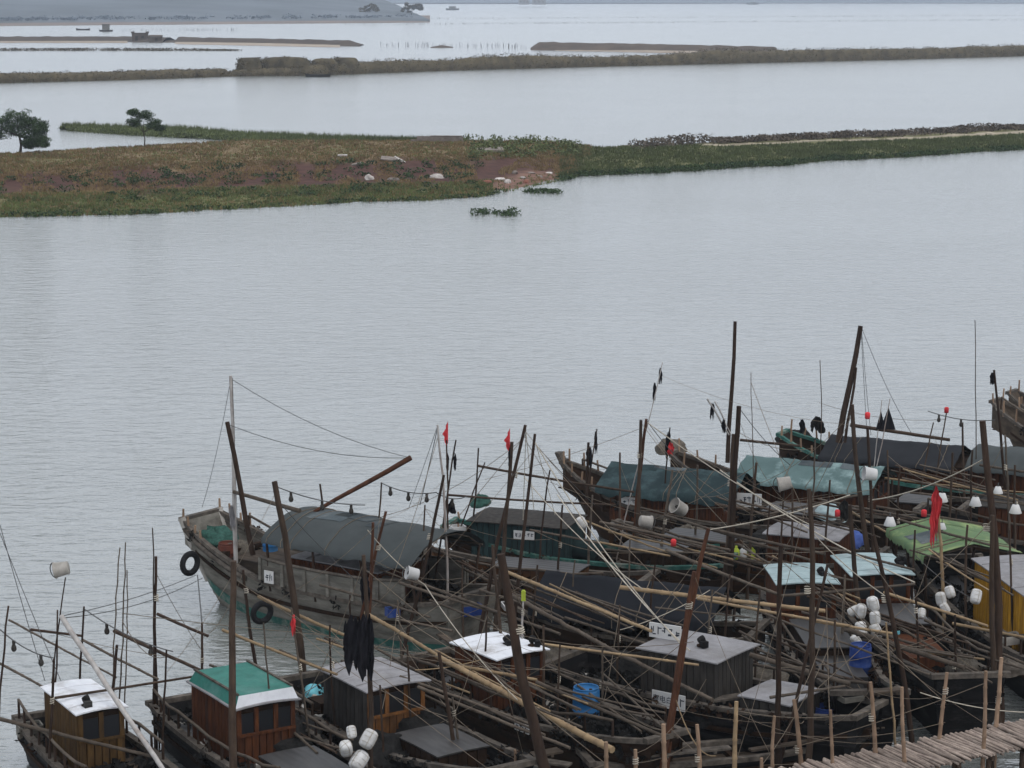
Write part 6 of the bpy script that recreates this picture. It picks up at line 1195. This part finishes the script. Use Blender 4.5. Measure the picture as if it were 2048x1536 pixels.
for i, (xt, yt, xb, yb, wp, m, lab) in enumerate(((1212, 1484, 1212, 1545, 13, 'post_wood', 'short pale stake, leftmost of the walkway row'), (1271, 1499, 1271, 1545, 12, 'post_wood', 'short pale stake, second of the walkway row'), (1327, 1448, 1326, 1545, 14, 'post_wood', 'pale stake under the red-brown poles'), (1394, 1449, 1396, 1545, 12, 'post_wood', 'brownish stake right of the red-brown poles'), (1473, 1403, 1472, 1545, 13, 'bamboo', 'bamboo stake with rings in front of the black boat'), (1523, 1516, 1523, 1545, 11, 'post_wood', 'lowest stubby stake of the walkway row'), (1549, 1432, 1549, 1545, 10, 'post_wood', 'thin brown stake left of the slanting one'), (1588, 1399, 1600, 1545, 13, 'post_wood', 'pale stake slanting right in front of the black boat'), (1661, 1420, 1665, 1545, 10, 'post_wood', 'brown stake in front of the deep blue barrel'), (1741, 1364, 1746, 1515, 12, 'post_wood', 'tall pale stake right of the deep blue barrel'), (1804, 1374, 1814, 1545, 11, 'post_wood', 'tall stake at the middle of the walkway'), (1894, 1345, 1882, 1486, 11, 'post_wood', 'tall stake leaning right by the black bow'), (1972, 1342, 1964, 1510, 11, 'post_wood', 'tall pale stake near the right edge'), (2003, 1315, 1993, 1462, 12, 'post_wood', 'tallest walkway stake at the right edge'), (358 + 700, 1516, 1058, 1545, 12, 'post_wood', 'stub stake at the foot of the log pole'), (1030, 1500, 1030, 1545, 9, 'post_wood', 'small stub stake left of the log pole foot'))):
    Y = P(xb, min(yb, 1530), 1.0).y - (.1 if yb > 1520 else -.1); o = pole((xt, yt), (xb, yb), Y, wp, m, lab, -0.4, name='stake'); o['category'] = 'stake'; o['group'] = 'stakes along the bamboo walkway'

# ------------------------------------------------------------------ litter of sticks, net scraps and lines that nobody could count
r = random.Random(99); lit = {k: MB() for k in ('dark_wood', 'bamboo_grey', 'dirty_white', 'net_dark')}
def scrap(p, rz):
    q = r.random()
    if q < .42:
        a = rz + r.uniform(-.5, .5); l = r.uniform(.25, 1.1); d_ = Vector((math.cos(a), math.sin(a), r.uniform(-.08, .3))) * l / 2
        lit[r.choice(('dark_wood', 'bamboo_grey', 'dark_wood'))].tube([p - d_, p + d_ + Vector((0, 0, .02))], r.uniform(.015, .035), 4)
    elif q < .62: lit[r.choice(('dark_wood', 'dark_wood', 'net_dark', 'dirty_white'))].box(p + Vector((0, 0, .06)), (r.uniform(.12, .4), r.uniform(.1, .3), r.uniform(.06, .22)), Rz(rz + r.uniform(-.5, .5)))
    elif q < .9: lit['net_dark'].leaves(p + Vector((0, 0, .08)), (.3, .3, .14), 22, .11, r, 0)
    else: lit['dirty_white'].leaves(p + Vector((0, 0, .08)), (.12, .12, .08), 8, .07, r, 0)
for bt, n in ((C1, 40), (C2, 70), (C3, 60), (C4, 60), (C5, 70), (D1, 50), (E1, 170), (F1, 90), (G1, 110), (B1, 40), (B2, 70), (B3, 110), (B4, 150), (B5, 130), (B6, 140), (B7, 140), (B8, 110), (C7, 40)):
    for _ in range(n):
        u = r.uniform(.03, .97); y = r.uniform(-.85, .85) * bt.hw(u); p = bt.local(-bt.L / 2 + bt.L * u, y, bt.dz(u) + .02)
        scrap(p, bt.t.rotation_euler.z)
    for _ in range(n // 14):   # dark net masses
        u = r.uniform(.05, .95); p = bt.local(-bt.L / 2 + bt.L * u, r.uniform(-.6, .6) * bt.hw(u), bt.dz(u) + .15); lit['net_dark'].leaves(p, (r.uniform(.4, .8), r.uniform(.4, .7), r.uniform(.2, .4)), 150, .13, r, 0)
    for _ in range(n // 3):   # bits hung on the gunwale
        u = r.uniform(.05, .95); sd_ = r.choice((-1, 1)); q = bt.pt(u, 1, sd_); p = bt.local(q.x, q.y, q.z)
        lit[r.choice(('net_dark', 'net_dark', 'dark_wood'))].leaves(p + Vector((0, 0, -.1)), (.22, .1, .2), 20, .08, r, 0)
for k, lab in (('dark_wood', 'dark wood scraps and sticks littering the decks'), ('bamboo_grey', 'grey cane offcuts littering the decks'), ('dirty_white', 'pale rags and plastic bits littering the decks'), ('net_dark', 'dark net scraps draped over decks and gunwales')):
    tag(lit[k].build('deck_litter', M[k]), lab, 'litter', kind='stuff')
mb = MB(); k = 0
while k < 110:
    a = r.choice(TOPS); b = r.choice(TOPS)
    dd = (Vector((a.x, a.y)) - Vector((b.x, b.y))).length
    if a is b or dd > 6 or dd < .8: continue
    hi = a - Vector((0, 0, r.uniform(.05, .4))); lo = Vector((b.x, b.y, r.uniform(1.0, max(1.2, b.z - .3)))); sg = r.uniform(.02, .3); s_ = r.uniform(.005, .010)
    mb.tube([hi.lerp(lo, f / 7) - Vector((0, 0, sg * 4 * f / 7 * (1 - f / 7))) for f in range(8)], s_, 3, False); k += 1
tag(mb.build('rigging_tangle', M['cord']), 'tangle of thin lines strung between the poles', 'rigging', kind='stuff')
# muddy shore under the walkway
mb = MB(); rows = []
for j in range(9):
    rows.append([])
    for i in range(33):
        e = W0 + u_ * (Lw * (i / 32) * 2.4 - 6.6) + n_ * (WID * .35 + j * 1.6); rows[-1].append(Vector((e.x, e.y, -.25 + .16 * j + .12 * noise.noise(Vector((e.x * .9, e.y * .9, 0))) * min(1, j))))
mb.grid(rows); tag(mb.build('mud_shore', mat('mud', (0.07, 0.052, 0.04), (0.03, 0.023, 0.018), 2.5, 0.6, bump=0.8, spec=0.4)), kind='structure')

# ------------------------------------------------------------------ haze: even pale air over the bay
hm = bpy.data.materials.new('haze'); hm.use_nodes = True; t = hm.node_tree; t.nodes.clear()
o_ = t.nodes.new('ShaderNodeOutputMaterial'); pv = t.nodes.new('ShaderNodeVolumePrincipled')
pv.inputs['Color'].default_value = (0.80, 0.89, 1.0, 1); pv.inputs['Density'].default_value = 0.00019; pv.inputs['Anisotropy'].default_value = 0.2
t.links.new(pv.outputs[0], o_.inputs['Volume'])
mb = MB(); mb.box((0, 3100, 90), (9400, 7400, 190)); tag(mb.build('haze', hm), 'pale blue haze lying over the bay', 'haze', kind='stuff')
